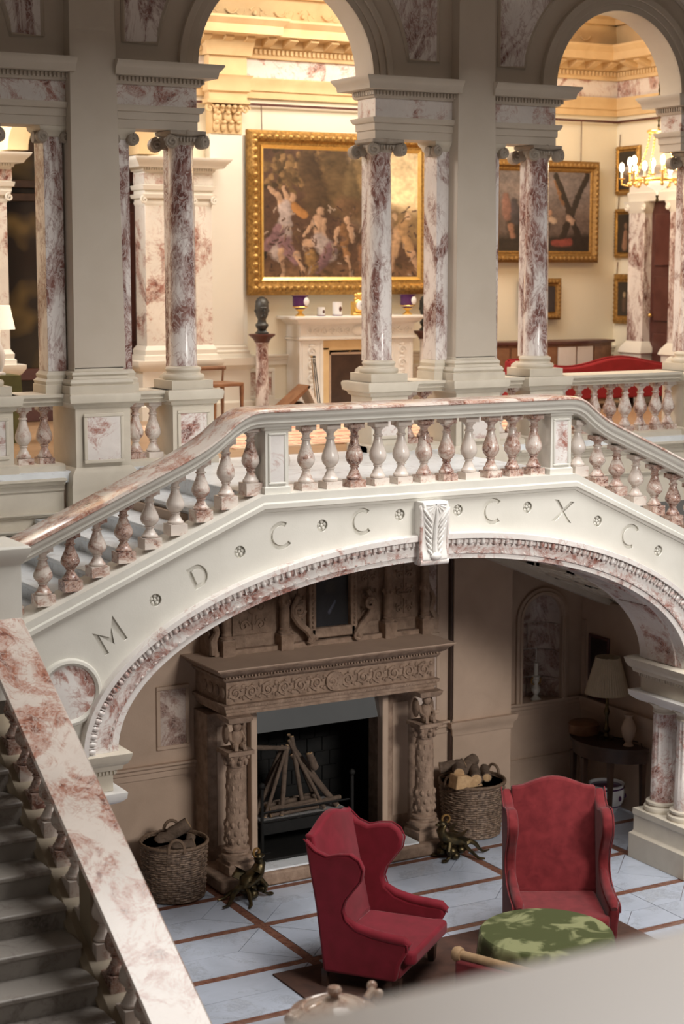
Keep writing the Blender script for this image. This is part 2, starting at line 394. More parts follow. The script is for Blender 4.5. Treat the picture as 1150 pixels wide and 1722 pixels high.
framed_panel(wb, 8.62, 8.84, 1.98, 3.10, 13.85, MARBDK)
framed_panel(wb, 8.62, 8.84, 1.10, 1.80, 13.85, MARBDK)
# upper podium mouldings (behind the left flight)
for z, d, h in ((3.50, .10, .10), (3.22, .06, .07), (3.10, .12, .08)):
    mould_x(1.5, 5.2, 13.83, z, d, h).build('string_moulding', STONE, wb)
MB().box(1.5, 5.2, 13.81, 13.85, 2.4, 3.46).build('podium_face', STONE, wb)
MB().box(9.64, 12.6, 13.81, 13.85, 2.9, 3.46).build('podium_face', STONE, wb)
for z, d, h in ((3.50, .10, .10), (3.22, .06, .07)):
    mould_x(9.7, 12.6, 13.83, z, d, h).build('string_moulding', STONE, wb)
# lower pier
MB().box(9.0, 9.66, 13.79, 14.3, 0, 3.46).build('pier', BROWNST, wb, bevel=.004)
MB().stack(9.0, 9.66, 13.79, 14.3, [(.84, 0), (.84, .015), (.9, .02), (.93, .045), (.975, .05), (.975, 0)]).build('dado_moulding', BROWNST, wb)
# niche wall and side wall
MB().box(8.975, 8.995, 13.80, 13.85, 0, 3.3).build('pier_edge_strip', WOODD, wb)  # thin dark strip up the left edge of the lower pier
nx0, nx1, ny = 9.66, 10.69, 14.06
ncx, nr, nz0, nzs = 10.20, 0.235, 0.97, 1.80
pts = [(nx0, 0), (nx0, 3.0), (nx1, 3.0), (nx1, 0)]
arcp = [(ncx + nr * math.cos(t), nzs + nr * math.sin(t)) for t in np.linspace(0, PI, 17)]
hole = [(ncx + nr, nz0)] + arcp + [(ncx - nr, nz0)]
MB().box(nx0, nx1, ny, ny + .35, 0, nz0).build('niche_wall', BROWNST, wb)
poly = [(nx0, nz0), (ncx - nr, nz0)] + arcp[::-1] + [(ncx + nr, nz0), (nx1, nz0), (nx1, 3.0), (nx0, 3.0)]
MB().prism(poly, 'y', ny, ny + .35).build('niche_wall', BROWNST, wb)
mould_x(nx0, nx1, ny, .985, .05, .13).build('dado_moulding', BROWNST, wb)
mould_x(nx0, nx1, ny, .42, .02, .04).build('panel_moulding', BROWNST, wb)
g = MB(); g.ring(ncx, nzs, nr, nr, nr + .075, nr + .075, ny - .03, ny + .01, n=20)
g.box(ncx - nr - .075, ncx - nr, ny - .03, ny + .01, nz0, nzs); g.box(ncx + nr, ncx + nr + .075, ny - .03, ny + .01, nz0, nzs)
g.ring(ncx, nzs, nr + .015, nr + .015, nr + .04, nr + .04, ny - .045, ny, n=20)
g.box(ncx - nr - .04, ncx - nr - .015, ny - .045, ny, nz0, nzs); g.box(ncx + nr + .015, ncx + nr + .04, ny - .045, ny, nz0, nzs)
g.build('niche_frame', BROWNST, wb, bevel=.004)
# niche lining of curved marble blocks
zr = [nz0, 1.17, 1.45, 1.72]
for k in range(3):
    cuts = [0, .36, .7, 1] if k % 2 else [0, .5, 1]
    for c in range(len(cuts) - 1):
        m = MB(); q = []
        aa = np.linspace(PI * cuts[c] + .02, PI * cuts[c + 1] - .02, 7)
        for a in aa: q.append((ncx + nr * math.cos(a), ny + .02 + nr * .95 * math.sin(a)))
        for a in aa[::-1]: q.append((ncx + (nr + .06) * math.cos(a), ny + .02 + (nr + .06) * .95 * math.sin(a)))
        m.prism(q, 'z', zr[k] + .005, zr[k + 1] - .005).build('niche_block', MARBDK, wb)
dome = MB(); pr = [(nr * math.cos(t), nr * math.sin(t)) for t in np.linspace(0, PI / 2 - .01, 8)]
dome.lathe([(nr, -.08)] + pr, ncx, ny + .02, 20, z0=nzs, a0=0, a1=PI).build('niche_dome', MARBDK, wb)
wr = struct('wall_right', 'shadowed stone wall of the lower hall recess on the right')
MB().box(nx1, nx1 + .3, 12.25, ny + .3, 0, 1.98).build('wall_face', BROWNST, wr)
MB().prism([(nx1 + .01, .85), (nx1 - .02, .85), (nx1 - .02, .9), (nx1 - .05, .95), (nx1 - .05, .985), (nx1 + .01, .985)], 'y', 12.2, ny).build('dado_moulding', BROWNST, wr)
MB().box(nx1 - .02, nx1 + .01, 13.98, 14.03, 1.0, 1.75).build('panel_moulding', BROWNST, wr)
# --- gallery floor
fg = struct('floor_gallery', 'parquet gallery floor at the top of the stairs')
MB().box(2.0, 14.4, 14.1, 18.5, 3.40, GF).build('floor_slab', PARQ, fg)
MB().box(2.0, 14.4, 13.80, 14.1, 3.46, GF).build('floor_edge', STEPM, fg)
# --- gallery room walls
YW = 18.3
gw = struct('wall_gallery_back', 'cream painted back wall of the gallery room')
MB().box(7.9, 14.6, YW, YW + .2, GF, 8.6).build('wall_face', WALLM, gw)
MB().box(3.8, 6.25, YW, YW + .2, GF, 8.6).build('wall_face', WALLM, gw)
arc = [(7.08 + .82 * math.cos(t), 6.42 + .62 * math.sin(t)) for t in np.linspace(PI, 0, 17)]
MB().prism([(6.25, 6.42)] + arc + [(7.9, 6.42), (7.9, 8.6), (6.25, 8.6)], 'y', YW, YW + .2).build('wall_face', WALLM, gw)
gs = struct('wall_gallery_right', 'cream painted right wall of the gallery room')
XS = 14.32
MB().box(XS, XS + .2, 14.0, YW, GF, 8.6).build('wall_face', WALLM, gs)
gl = struct('wall_gallery_left', 'left wall of the gallery room out of view')
MB().box(3.7, 3.9, 14.2, YW, GF, 8.6).build('wall_face', WALLM, gl)
gc = struct('ceiling', 'warm plaster ceiling of the gallery room')
MB().box(3.7, 14.6, 14.1, 18.5, 8.6, 8.75).build('ceiling_slab', CEILM, gc)
# cornice of the gallery room, following back and right wall (L shape by two runs)
def run(mat, name, prof, par, side=True):
    m = MB(); m.prism([(YW - d, z) for d, z in prof], 'x', 3.9, XS)
    m.build(name, mat, par)
    if side: MB().prism([(XS - d, z) for d, z in prof], 'y', 14.2, YW).build(name, mat, gs if par is gw else par)
run(CEILM, 'architrave', [(-.01, 7.07), (.04, 7.07), (.04, 7.14), (.06, 7.15), (.06, 7.23), (.09, 7.27), (.09, 7.29), (-.01, 7.29)], gw)
run(MARB, 'frieze', [(-.01, 7.29), (.03, 7.29), (.03, 7.50), (-.01, 7.50)], gw)
run(CEILM, 'cornice', [(-.01, 7.50), (.07, 7.50), (.08, 7.54), (.08, 7.60), (.12, 7.61), (.12, 7.70), (.36, 7.71), (.36, 7.80), (.42, 7.86), (.42, 7.885), (-.01, 7.885)], gw)
run(CEILM, 'cove_frieze', [(-.01, 7.885), (.12, 7.885), (.20, 8.10), (.20, 8.14), (-.01, 8.14)], gw)
run(CEILM, 'upper_cornice', [(-.01, 8.14), (.28, 8.14), (.30, 8.20), (.5, 8.26), (.5, 8.34), (.8, 8.40), (.8, 8.6), (-.01, 8.6)], gw)
run(WOODR, 'picture_rail', [(.045, 6.99), (.06, 6.985), (.06, 7.01), (.045, 7.015)], gw)
dm = MB(); x = 7.0
while x < XS - .1: dm.box(x, x + .028, YW - .115, YW - .07, 7.545, 7.595); x += .056
tag(dm.build('dentils', CEILM, gw, smooth=0), kind='stuff')
dm = MB(); y = 14.5
while y < YW - .12: dm.box(XS - .115, XS - .07, y, y + .028, 7.545, 7.595); y += .056
tag(dm.build('dentils', CEILM, gs, smooth=0), kind='stuff')
mod = MB(); mod.prism([(0, 0), (-.18, 0), (-.2, -.03), (-.14, -.05), (-.05, -.085), (0, -.09)], 'x', -.05, .05)
modm = mod.mesh('modillion', CEILM)
x = 8.0
while x < XS - .2: inst(modm, 'modillion', gw, (x, YW - .12, 7.705)); x += .262
y = 15.2
while y < YW - .3: inst(modm, 'modillion', gs, (XS - .12, y, 7.705), (0, 0, -PI / 2)); y += .262
# scrolls on the cove frieze
sc = MB(); x = 8.4; s = 1
while x < 13.8:
    sc.tube([(px, YW - .155 - (pz - 8.0) * .3, pz) for px, py, pz in spiral((x, 0, 8.0), .085, 1.3, n=18, a0=PI / 2 * s, sgn=s)], .011, 5)
    sc.tube([(x + .1 + .15 * t, YW - .17, 8.0 + .05 * s * math.sin(PI * t)) for t in np.linspace(0, 1, 6)], .010, 5)
    sc.ball((x + .16, YW - .17, 8.03 * 1 - .06 * s), .025, .02, .03, 6, 4)
    x += .30; s = -s
tag(sc.build('frieze_scrolls', CEILM, gw), kind='stuff')
# dado of the gallery room
mould_x(8.95, XS, YW, 4.22, .06, .12).build('dado_rail', TRIMW, gw)
MB().box(8.95, XS, YW - .03, YW + .01, GF, GF + .16).build('skirting', TRIMW, gw)
framed_panel(gw, 9.0, 9.42, 3.75, 4.02, YW - .004, PALEPIL, TRIMW, .04)
framed_panel(gw, 11.35, 11.75, 3.75, 4.02, YW - .004, PALEPIL, TRIMW, .04)
# giant order cream pilaster with a Corinthian capital
pil = struct('trim_1', 'cream fluted-base pilaster with carved capital beside the great painting')
MB().box(8.62, 9.02, YW - .12, YW + .01, 4.34, 6.66).build('shaft', TRIMW, pil, bevel=.006)
MB().box(9.02, 9.10, YW - .05, YW + .01, 4.34, 6.66).build('shaft_edge', TRIMW, pil)
MB().stack(8.62, 9.02, YW - .12, YW, [(4.2, .06), (4.24, .06), (4.245, .045), (4.27, .055), (4.29, .03), (4.32, .035), (4.34, .0)]).build('base', TRIMW, pil)
MB().stack(8.62, 9.06, YW - .14, YW, [(GF, .06), (3.7, .06), (3.72, .02), (4.06, .02), (4.09, .05), (4.12, .09), (4.2, .10), (4.2, 0)]).build('pedestal', TRIMW, pil)
cp = MB(); cp.box(8.63, 9.01, YW - .13, YW, 6.66, 6.97)
for row, (z, h, cnt) in enumerate(((6.68, .12, 4), (6.78, .12, 3), (6.88, .08, 5))):
    for k in range(cnt):
        xx = 8.64 + (k + .5) * .36 / cnt
        cp.ball((xx, YW - .145 - .01 * row, z + h * .5), .36 / cnt * .42, .03, h * .5, 8, 5); cp.ball((xx, YW - .175 - .012 * row, z + h * .85), .028, .025, .02, 6, 4)
for q in (8.60, 9.04):
    cp.tube(spiral((q, YW - .16, 6.93), .055, 1.4, n=16), .014, 5)
cp.box(8.56, 9.08, YW - .2, YW, 6.985, 7.02)
cp.build('corinthian_capital', CEILM, pil)
MB().stack(8.6, 9.06, YW - .16, YW, [(7.02, 0), (7.1, 0), (7.12, .03), (7.25, .03), (7.29, .06), (7.29, .0), (7.5, .0), (7.5, .04), (7.56, .05), (7.6, .06), (7.7, .08), (7.71, .3), (7.8, .3), (7.86, .36), (7.885, .36)]).build('entablature_break', CEILM, pil)
# ================================================================== ARCADE
wa = struct('wall_arcade', 'stone arcade wall with arches between the hall and the gallery room')
YA0, YA1 = 13.92, 14.22; ZS = 6.86; YF = 13.80
A1 = (7.34, .845); A2 = (10.91, .745); A0 = (3.77, .745)
top = 8.3; out = [(2.0, ZS)]
for cx, r in (A0, A1, A2):
    out += [(cx - r * math.cos(t), ZS + r * math.sin(t)) for t in np.linspace(0, PI, 25)]
out += [(13.2, ZS), (13.2, top), (2.0, top)]
MB().prism(out, 'y', YA0, YA1).build('arch_wall', PIERM, wa)
for cx, r in (A0, A1, A2):
    for a, b, d in ((.0, .06, .02), (.06, .125, .035), (.125, .185, .055)):
        MB().ring(cx, ZS, r + a, r + a, r + b, r + b, YA0 - d, YA0 + .01, n=40).build('archivolt', PIERM, wa, bevel=.004)
def spandrel(cx, r, side, xs):
    Rr = r + .375; zb = 7.02
    a0 = math.asin((zb - ZS) / Rr)
    arcq = [(cx + side * Rr * math.cos(t), ZS + Rr * math.sin(t)) for t in np.linspace(a0, 1.15, 12)]
    p = [(xs, zb)] + arcq + [(arcq[-1][0], 8.2), (xs, 8.2)]
    MB().prism(p, 'y', YA0 - .008, YA0 + .01).build('spandrel_panel', MARBCOL, wa)
    m = MB(); pp = p + [p[0]]
    m.tube([(a, YA0 - .005, b) for a, b in p], .02, 4, closed=True); m.build('panel_frame', PIERM, wa, smooth=0)
spandrel(*A1, -1, 5.83); spandrel(*A1, 1, 8.86); spandrel(A2[0], A2[1], -1, 9.52); spandrel(A2[0], A2[1], 1, 12.3); spandrel(A0[0], A0[1], 1, 5.14)
# piers
def pier(x0, x1, lab):
    MB().add([(x0, YF, 4.38), (x1 + .02, YF, 4.38), (x1 + .02, YA1 + .05, 4.38), (x0, YA1 + .05, 4.38), (x0 + .015, YF, 8.3), (x1 - .05, YF, 8.3), (x1 - .05, YA1 + .05, 8.3), (x0 + .015, YA1 + .05, 8.3)],
             [(0, 3, 2, 1), (4, 5, 6, 7), (0, 1, 5, 4), (1, 2, 6, 5), (2, 3, 7, 6), (3, 0, 4, 7)]).build('pier_shaft', PIERM, wa, bevel=.003)
    MB().stack(x0, x1, YF, YA1 + .05, [(4.18, .07), (4.245, .07), (4.25, .05), (4.27, .062), (4.295, .05), (4.30, .025), (4.32, .02), (4.335, .035), (4.355, .03), (4.365, .0), (4.39, .0)]).build('pier_base', STONE, wa)
    # pedestal with a marble panel
    MB().stack(x0 - .02, x1 + .03, YF - .05, YA1 + .05, [(3.12, .06), (3.40, .06), (3.44, .06), (3.47, .05), (3.53, .045), (3.56, .02), (3.58, .0), (4.06, .0), (4.07, .015), (4.095, .03), (4.11, .06), (4.16, .07), (4.18, .06), (4.18, 0)]).build('pier_pedestal', STONE, wa)
    framed_panel(wa, x0 + .07, x1 - .07, 3.64, 3.99, YF - .072, MARB, STONE, .03, .012)
pier(5.31, 5.74, ''); pier(9.00, 9.43, ''); pier(12.45, 12.88, '')
# entablature blocks between pier and arch jamb
def entab(x0, x1, ml=1, mr=1):
    MB().stack(x0, x1, YA0 - .02, YA1, [(6.33, 0), (6.40, 0), (6.405, .012), (6.465, .012), (6.47, .03), (6.50, .045), (6.515, .045), (6.515, 0), (6.52, 0)], ml, mr).build('architrave', PIERM, wa)
    MB().box(x0 + .005, x1 - .005, YA0 - .015, YA1 - .005, 6.51, 6.69).build('frieze', MARB, wa)
    MB().stack(x0, x1, YA0 - .02, YA1, [(6.68, 0), (6.685, .02), (6.70, .03), (6.745, .035), (6.75, .13), (6.80, .14), (6.81, .15), (6.845, .175), (6.86, .175), (6.87, .05)], ml, mr).build('cornice', PIERM, wa)
    d = MB(); x = x0 - .05 * ml
    while x < x1 + .03 * mr: d.box(x, x + .018, YA0 - .075, YA0 - .03, 6.705, 6.742); x += .035
    y = YA0 - .05
    while y < YA1: d.box(x0 - .055, x0 - .03, y, y + .018, 6.705, 6.742); y += .035
    tag(d.build('dentils', PIERM, wa, smooth=0), kind='stuff')
entab(4.55, 5.36, 1, 0); entab(5.70, 6.48, 0, 1); entab(8.20, 9.03, 1, 0); entab(9.38, 10.16, 0, 1); entab(11.66, 12.5, 1, 0)
# respond pilasters attached to the piers
volm = MB(); volm.tube(spiral((0, -.03, 0), .045, 1.7, n=26, rend=.12, a0=PI / 2, sgn=-1), .0125, 6)
volm.M = Matrix.Rotation(PI / 2, 4, 'X'); volm.lathe([(.0, -.03), (.046, -.03), (.050, -.012), (.050, .012), (.046, .03), (0, .03)], 0, 0, 16); volm.M = None
CAPM = plain('capital_stone', (0.40, 0.34, 0.28), (0.30, 0.25, 0.2), 14, 0.6)
VOL = volm.mesh('volute', CAPM)
def respond(x0, x1, side):
    y0, y1 = 13.95, 14.17
    MB().box(x0, x1, y0, y1, 4.36, 6.26).build('respond_shaft', MARBCOL, wa, bevel=.004)
    MB().stack(x0, x1, y0, y1, [(4.18, .04), (4.25, .04), (4.255, .03), (4.28, .038), (4.30, .015), (4.33, .022), (4.36, 0)]).build('respond_base', STONE, wa)
    MB().stack(x0, x1, y0, y1, [(6.24, 0), (6.25, .012), (6.28, .02), (6.30, .04), (6.33, .045)]).build('respond_capital', STONE, wa)
    for xx in (x0 - .02, x1 + .02): inst(VOL, 'volute', wa, (xx, y0 - .02, 6.24), (0, 0, 0), (1.0 if xx > x0 else -1.0, 1, 1))
    inst(VOL, 'volute', wa, (x0 - .03, y0 + .08, 6.24), (0, 0, PI / 2))
respond(5.14, 5.30, -1); respond(5.76, 5.88, 1); respond(8.88, 9.04, -1); respond(9.46, 9.56, 1); respond(12.3, 12.44, -1)
# --- free-standing columns: shaft, base, capital
def column(cx, cy, label):
    t = thing('marble_column', label, 'column', (cx, cy, 4.18), group='arcade columns')
    MB().lathe([(.122, 0), (.122, .01), (.118, .02), (.116, .5), (.113, 1.0), (.103, 1.8), (.103, 1.82), (.11, 1.83), (.11, 1.845), (.1, 1.85)], 0, 0, 28, z0=.19).build('shaft', MARBCOL, t, local=True)
    b = MB(); b.box(-.19, .19, -.19, .19, 0, .075)
    b.lathe([(.17, 0), (.178, .012), (.18, .03), (.172, .045), (.15, .05), (.142, .065), (.15, .078), (.155, .09), (.148, .105), (.125, .112), (.122, .118)], 0, 0, 28, z0=.075)
    b.build('base', STONE, t, local=True)
    c = MB(); z0 = 2.02
    c.lathe([(.10, 0), (.118, .02), (.128, .045), (.122, .07), (.1, .08)], 0, 0, 24, z0=z0)
    c.stack(-.14, .14, -.14, .14, [(z0 + .085, 0), (z0 + .10, .02), (z0 + .125, .022), (z0 + .13, .0)])
    c.box(-.125, .125, -.125, .125, z0 + .05, z0 + .09)
    for k in range(-2, 3): c.ball((k * .03, -.135, z0 + .055), .012, .014, .022, 6, 4)
    c.ball((0, -.15, z0 + .11), .03, .02, .025, 8, 5)
    cap = c.build('capital', CAPM, t, local=True)
    for a in (PI / 4, 3 * PI / 4, 5 * PI / 4, 7 * PI / 4):
        o = bpy.data.objects.new('volute', VOL); COL.objects.link(o); o.parent = cap
        o.location = (.155 * math.cos(a), .155 * math.sin(a), z0 + .035); o.rotation_euler = (0, 0, a if a < PI else a + PI); o.scale = (1.08, 1.2, 1.08)
        if a > PI: o.rotation_euler = (0, 0, R(-25) if math.cos(a) < 0 else R(25)); o.location = (.135 * (1 if math.cos(a) > 0 else -1), -.125, z0 + .035); o.scale = (1.15 if math.cos(a) > 0 else -1.15, 1.2, 1.15)
    # pilaster standing close behind
    return t
column(4.60, 14.03, 'rose marble column at the left edge of the photo by the white lamp')
column(6.38, 14.03, 'rose marble column left of the great painting, beside the left pier')
column(8.32, 14.03, 'rose marble column standing in front of the great gilt painting')
column(10.05, 14.03, 'rose marble column in front of the painting with the crossed beams')
column(11.95, 14.03, 'rose marble column at the right edge behind the chandelier')
for cx in (6.38, 8.32, 10.05, 11.95, 4.60):
    MB().box(cx - .09, cx + .09, 14.06, 14.19, 4.36, 6.22).build('rear_pilaster', MARBCOL, wa, bevel=.004)
    MB().stack(cx - .09, cx + .09, 14.19, 14.22, [(GF, .05), (4.18, .05), (4.2, .04), (4.28, .03), (4.31, 0)]).build('rear_pilaster_base', STONE, wa)
    inst(VOL, 'volute', wa, (cx - .17, 14.17, 6.22), (0, 0, 0), (-1.25, 1.2, 1.25))
# --- hall ceiling above the arcade (out of view), open towards the skylight
hc = struct('ceiling_hall', 'hall ceiling border around the skylight, above the frame')
for q in ((-2.0, 14.0, 10.5, 14.2), (-2.0, 4.6, 4.0, 10.5), (12.6, 14.0, 4.0, 10.5)): MB().box(*q, 8.3, 8.5).build('ceiling_slab', PIERM, hc)
# ================================================================== BALUSTERS
def baluster_mesh(name, mat, h, r=.068, skirt=.0):
    b = MB(); q = h / .50
    b.box(-.066, .066, -.066, .066, -skirt, .055 * q)
    prof = [(.052, .055), (.060, .062), (.060, .075), (.050, .085), (.042, .105), (.030, .130), (.027, .145), (.036, .150), (.036, .158), (.030, .162),
            (.044, .175), (.062, .200), (.068, .225), (.064, .255), (.052, .290), (.038, .330), (.031, .360), (.029, .375), (.038, .380), (.038, .390), (.029, .395),
            (.028, .415), (.034, .430), (.050, .440), (.054, .448), (.050, .455)]
    b.lathe([(a * r / .068, z * q) for a, z in prof], 0, 0, 18)
    b.box(-.058, .058, -.058, .058, .453 * q, .50 * q)
    return b.mesh(name, mat)
BAL = baluster_mesh('baluster', MARBBAL, .515)
BALS = baluster_mesh('baluster', MARBBAL, .54, skirt=.05)
BALG = baluster_mesh('baluster', MARBBAL, .50)
# --- gallery balustrade (between the arcade supports)
gb = thing('gallery_balustrade', 'cream stone gallery balustrade with marble balusters under the arcade columns', 'balustrade', (4.6, 13.9, GF))
RAILP = [(-.14, 0), (-.14, .03), (-.17, .035), (-.17, .06), (-.20, .075), (-.20, .10), (.20, .10), (.20, .075), (.17, .06), (.17, .035), (.14, .03), (.14, 0)]
def grail(x0, x1):
    MB().prism([(14.03 + a, 4.08 + b) for a, b in RAILP], 'x', x0, x1).build('rail', STONE, gb)
    MB().prism([(13.86, GF), (13.86, GF + .04), (13.89, GF + .055), (14.17, GF + .055), (14.17, GF)], 'x', x0, x1).build('plinth', STONE, gb)
grail(2.0, 5.24); grail(5.80, 6.60); grail(8.10, 8.94); grail(9.50, 12.4)
def gped(x0, x1, z0=GF):
    MB().stack(x0, x1, 13.83, 14.2, [(z0, .03), (z0 + .06, .03), (z0 + .075, .0), (4.05, .0), (4.06, .02), (4.085, .03), (4.10, .06), (4.16, .07), (4.18, .06), (4.18, 0)]).build('pedestal', STONE, gb)
    p = framed_panel(gb, x0 + .07, x1 - .07, 3.70, 3.98, 13.828, MARB, STONE, .03, .012)
gped(6.19, 6.57); gped(8.13, 8.51); gped(9.86, 10.24); gped(4.42, 4.79); gped(11.76, 12.14)
for xx in (4.93, 5.11, 5.92, 6.08, 8.62, 8.78, 9.62, 9.76, 10.36, 10.55, 10.74, 10.93, 11.12, 11.31, 11.50, 11.66, 4.28, 4.1):
    inst(BALG, 'baluster', gb, (xx, 14.0, GF + .05), (0, 0, 0), (1, 1, .98))
# ================================================================== BRIDGE
YB = 11.60; YB1 = 12.22; CX = 7.33; CZ = 1.80
def strz(x):
    if x < 5.90: return 3.50 - .42 * (5.90 - x)
    if x > 8.72: return 3.50 - .465 * (x - 8.72)
    return 3.50
br = thing('stone_arch_bridge', 'cream stone arch carrying the stairs, with incised roman letters', 'arch', (CX, 11.9, 0))
XL, XR = 4.02, 11.05
def ell(a, b, t): return (CX + a * math.cos(t), CZ + b * math.sin(t))
arcpts = [ell(2.74, 1.26, t) for t in np.linspace(PI, 0, 61)]
outl = [(XL, 1.8)] + arcpts + [(XR - .4, 1.8), (XR, 1.8), (XR, strz(XR)), (8.72, 3.5), (5.90, 3.5), (XL, strz(XL))]
# glyph strokes
def stroke(pts, w):
    # offset polyline into closed outline
    P = [Vector(p) for p in pts]; L = []; Rr = []
    for i, p in enumerate(P):
        a = P[max(i - 1, 0)]; b = P[min(i + 1, len(P) - 1)]; d = (b - a).normalized(); n = Vector((-d.y, d.x))
        k = 1.0
        if 0 < i < len(P) - 1:
            d1 = (P[i] - P[i - 1]).normalized(); k = 1 / max(.35, abs(d1.dot(d)))
        L.append(p + n * w * k); Rr.append(p - n * w * k)
    return [tuple(q) for q in L] + [tuple(q) for q in Rr[::-1]]
H = .172
def glyph(ch):
    h = H / 2; wd = .0165
    if ch == 'C': return [stroke([(.092 * math.cos(t) * .94, .088 * math.sin(t)) for t in np.linspace(R(48), R(312), 22)], wd)]
    if ch == 'M': return [stroke([(-.085, -h), (-.075, h), (0, -.03), (.075, h), (.085, -h)], wd)]
    if ch == 'X': return [[(-.085 - wd, h), (-.085 + wd * 1.6, h), (0, .022), (.085 - wd * 1.6, h), (.085 + wd, h), (.014, 0), (.085 + wd, -h), (.085 - wd * 1.6, -h), (0, -.022), (-.085 + wd * 1.6, -h), (-.085 - wd, -h), (-.014, 0)]]
    if ch == 'D':
        o = [(-.06, -h), (-.06, h), (-.0, h)] + [(.0 + .08 * math.cos(t), h * math.sin(t)) for t in np.linspace(R(75), R(-75), 14)] + [(0, -h)]
        q = h - 2 * wd
        i = [(-.06 + 2 * wd, -q), (-.06 + 2 * wd, q), (0, q)] + [(.0 + .052 * math.cos(t), q * math.sin(t)) for t in np.linspace(R(75), R(-75), 14)] + [(0, -q)]
        return [o, i]
LET = [('M', 4.69, 2.62, 33), ('D', 5.37, 3.00, 25), ('C', 6.05, 3.245, 12), ('C', 6.74, 3.30, 3), ('C', 7.93, 3.30, -3), ('X', 8.61, 3.255, -10), ('C', 9.30, 3.00, -24)]
ROS = [(5.04, 2.855), (5.71, 3.15), (6.395, 3.295), (7.07, 3.33), (7.60, 3.33), (8.26, 3.31), (8.96, 3.15), (9.60, 2.855)]
def xf(pts, cx, cz, deg):
    a = R(deg); c, s = math.cos(a), math.sin(a)
    return [(cx + p[0] * c - p[1] * s, cz + p[0] * s + p[1] * c) for p in pts]
# front face plate with real incised letters (holes), over a backing wall
cu = bpy.data.curves.new('spandrel_face', 'CURVE'); cu.dimensions = '2D'; cu.fill_mode = 'BOTH'; cu.extrude = .014
def spl(pts):
    s = cu.splines.new('POLY'); s.points.add(len(pts) - 1)
    for k, p in enumerate(pts): s.points[k].co = (p[0], p[1], 0, 1)
    s.use_cyclic_u = True
spl(outl)
for ch, x, z, d in LET:
    for g_ in glyph(ch): spl(xf(g_, x, z, d))
for x, z in ROS: spl([(x + .046 * math.cos(t), z + .046 * math.sin(t)) for t in np.linspace(0, 2 * PI, 25)[:-1]])
to = bpy.data.objects.new('tmp', cu); COL.objects.link(to)
dg = bpy.context.evaluated_depsgraph_get(); me = bpy.data.meshes.new_from_object(to.evaluated_get(dg))
bpy.data.objects.remove(to)
for v in me.vertices: v.co = (v.co.x - CX, YB + .014 - v.co.z - 11.9, v.co.y)
me.materials.clear(); me.materials.append(PLAST)
import bmesh
bm = bmesh.new(); bm.from_mesh(me); bmesh.ops.remove_doubles(bm, verts=bm.verts, dist=1e-5); bmesh.ops.recalc_face_normals(bm, faces=bm.faces); bm.to_mesh(me); bm.free()
sf = bpy.data.objects.new('spandrel_face', me); COL.objects.link(sf); sf.parent = br
MB().prism(outl, 'y', YB + .028, YB + .30).build('arch_wall', PLAST, br)
outb = [(XL, 1.8)] + arcpts + [(XR - .4, 1.8), (XR, 1.8), (XR, strz(XR) - .30), (8.9, 3.14), (8.5, 3.18), (6.1, 3.18), (5.7, 3.12), (XL, strz(XL) - .30)]
MB().prism(outb, 'y', YB + .30, YB1).build('arch_wall', PLAST, br)
for ch, x, z, d in LET:
    gl_ = glyph(ch); g_ = gl_[0]
    cen = g_
    m = MB()
    if ch == 'D':
        o_, i_ = gl_; n_ = len(o_)
        oo = xf(o_, x, z, d); ii = xf(i_, x, z, d)
        vs = [(p[0], YB + .023, p[1]) for p in oo] + [(p[0], YB + .020, p[1]) for p in ii]
        m.add(vs, [(k, (k + 1) % n_, n_ + (k + 1) % n_, n_ + k) for k in range(n_)]); vs = None
    else:
        oo = xf(g_, x, z, d); m.prism(oo, 'y', YB + .021, YB + .028)
    m.build('incised_letter', PLAST, sf, smooth=0)
for x, z in ROS:
    m = MB(); c = Vector((x, YB + .018, z))
    m.ball(tuple(c), .013, .012, .013, 8, 5)
    for k in range(5):
        a = 2 * PI * k / 5 + .3
        m.ball((x + .027 * math.cos(a), YB + .020, z + .027 * math.sin(a)), .0145, .014, .0145, 7, 4)
    m.build('rosette', PLAST, sf)
# roundel
m = MB(); m.M = Matrix.Translation((4.37, YB, 2.26)) @ Matrix.Rotation(PI / 2, 4, 'X')
m.lathe([(.195, -.02), (.195, .02), (.215, .035), (.235, .03), (.245, .01), (.245, -.02)], 0, 0, 40); m.M = None
m.build('roundel_frame', PLAST, br)
m = MB(); m.M = Matrix.Translation((4.37, YB, 2.26)) @ Matrix.Rotation(PI / 2, 4, 'X'); m.lathe([(.197, -.02), (.197, .012), (0, .02)], 0, 0, 40); m.M = None
m.build('marble_roundel', MARBW, br)
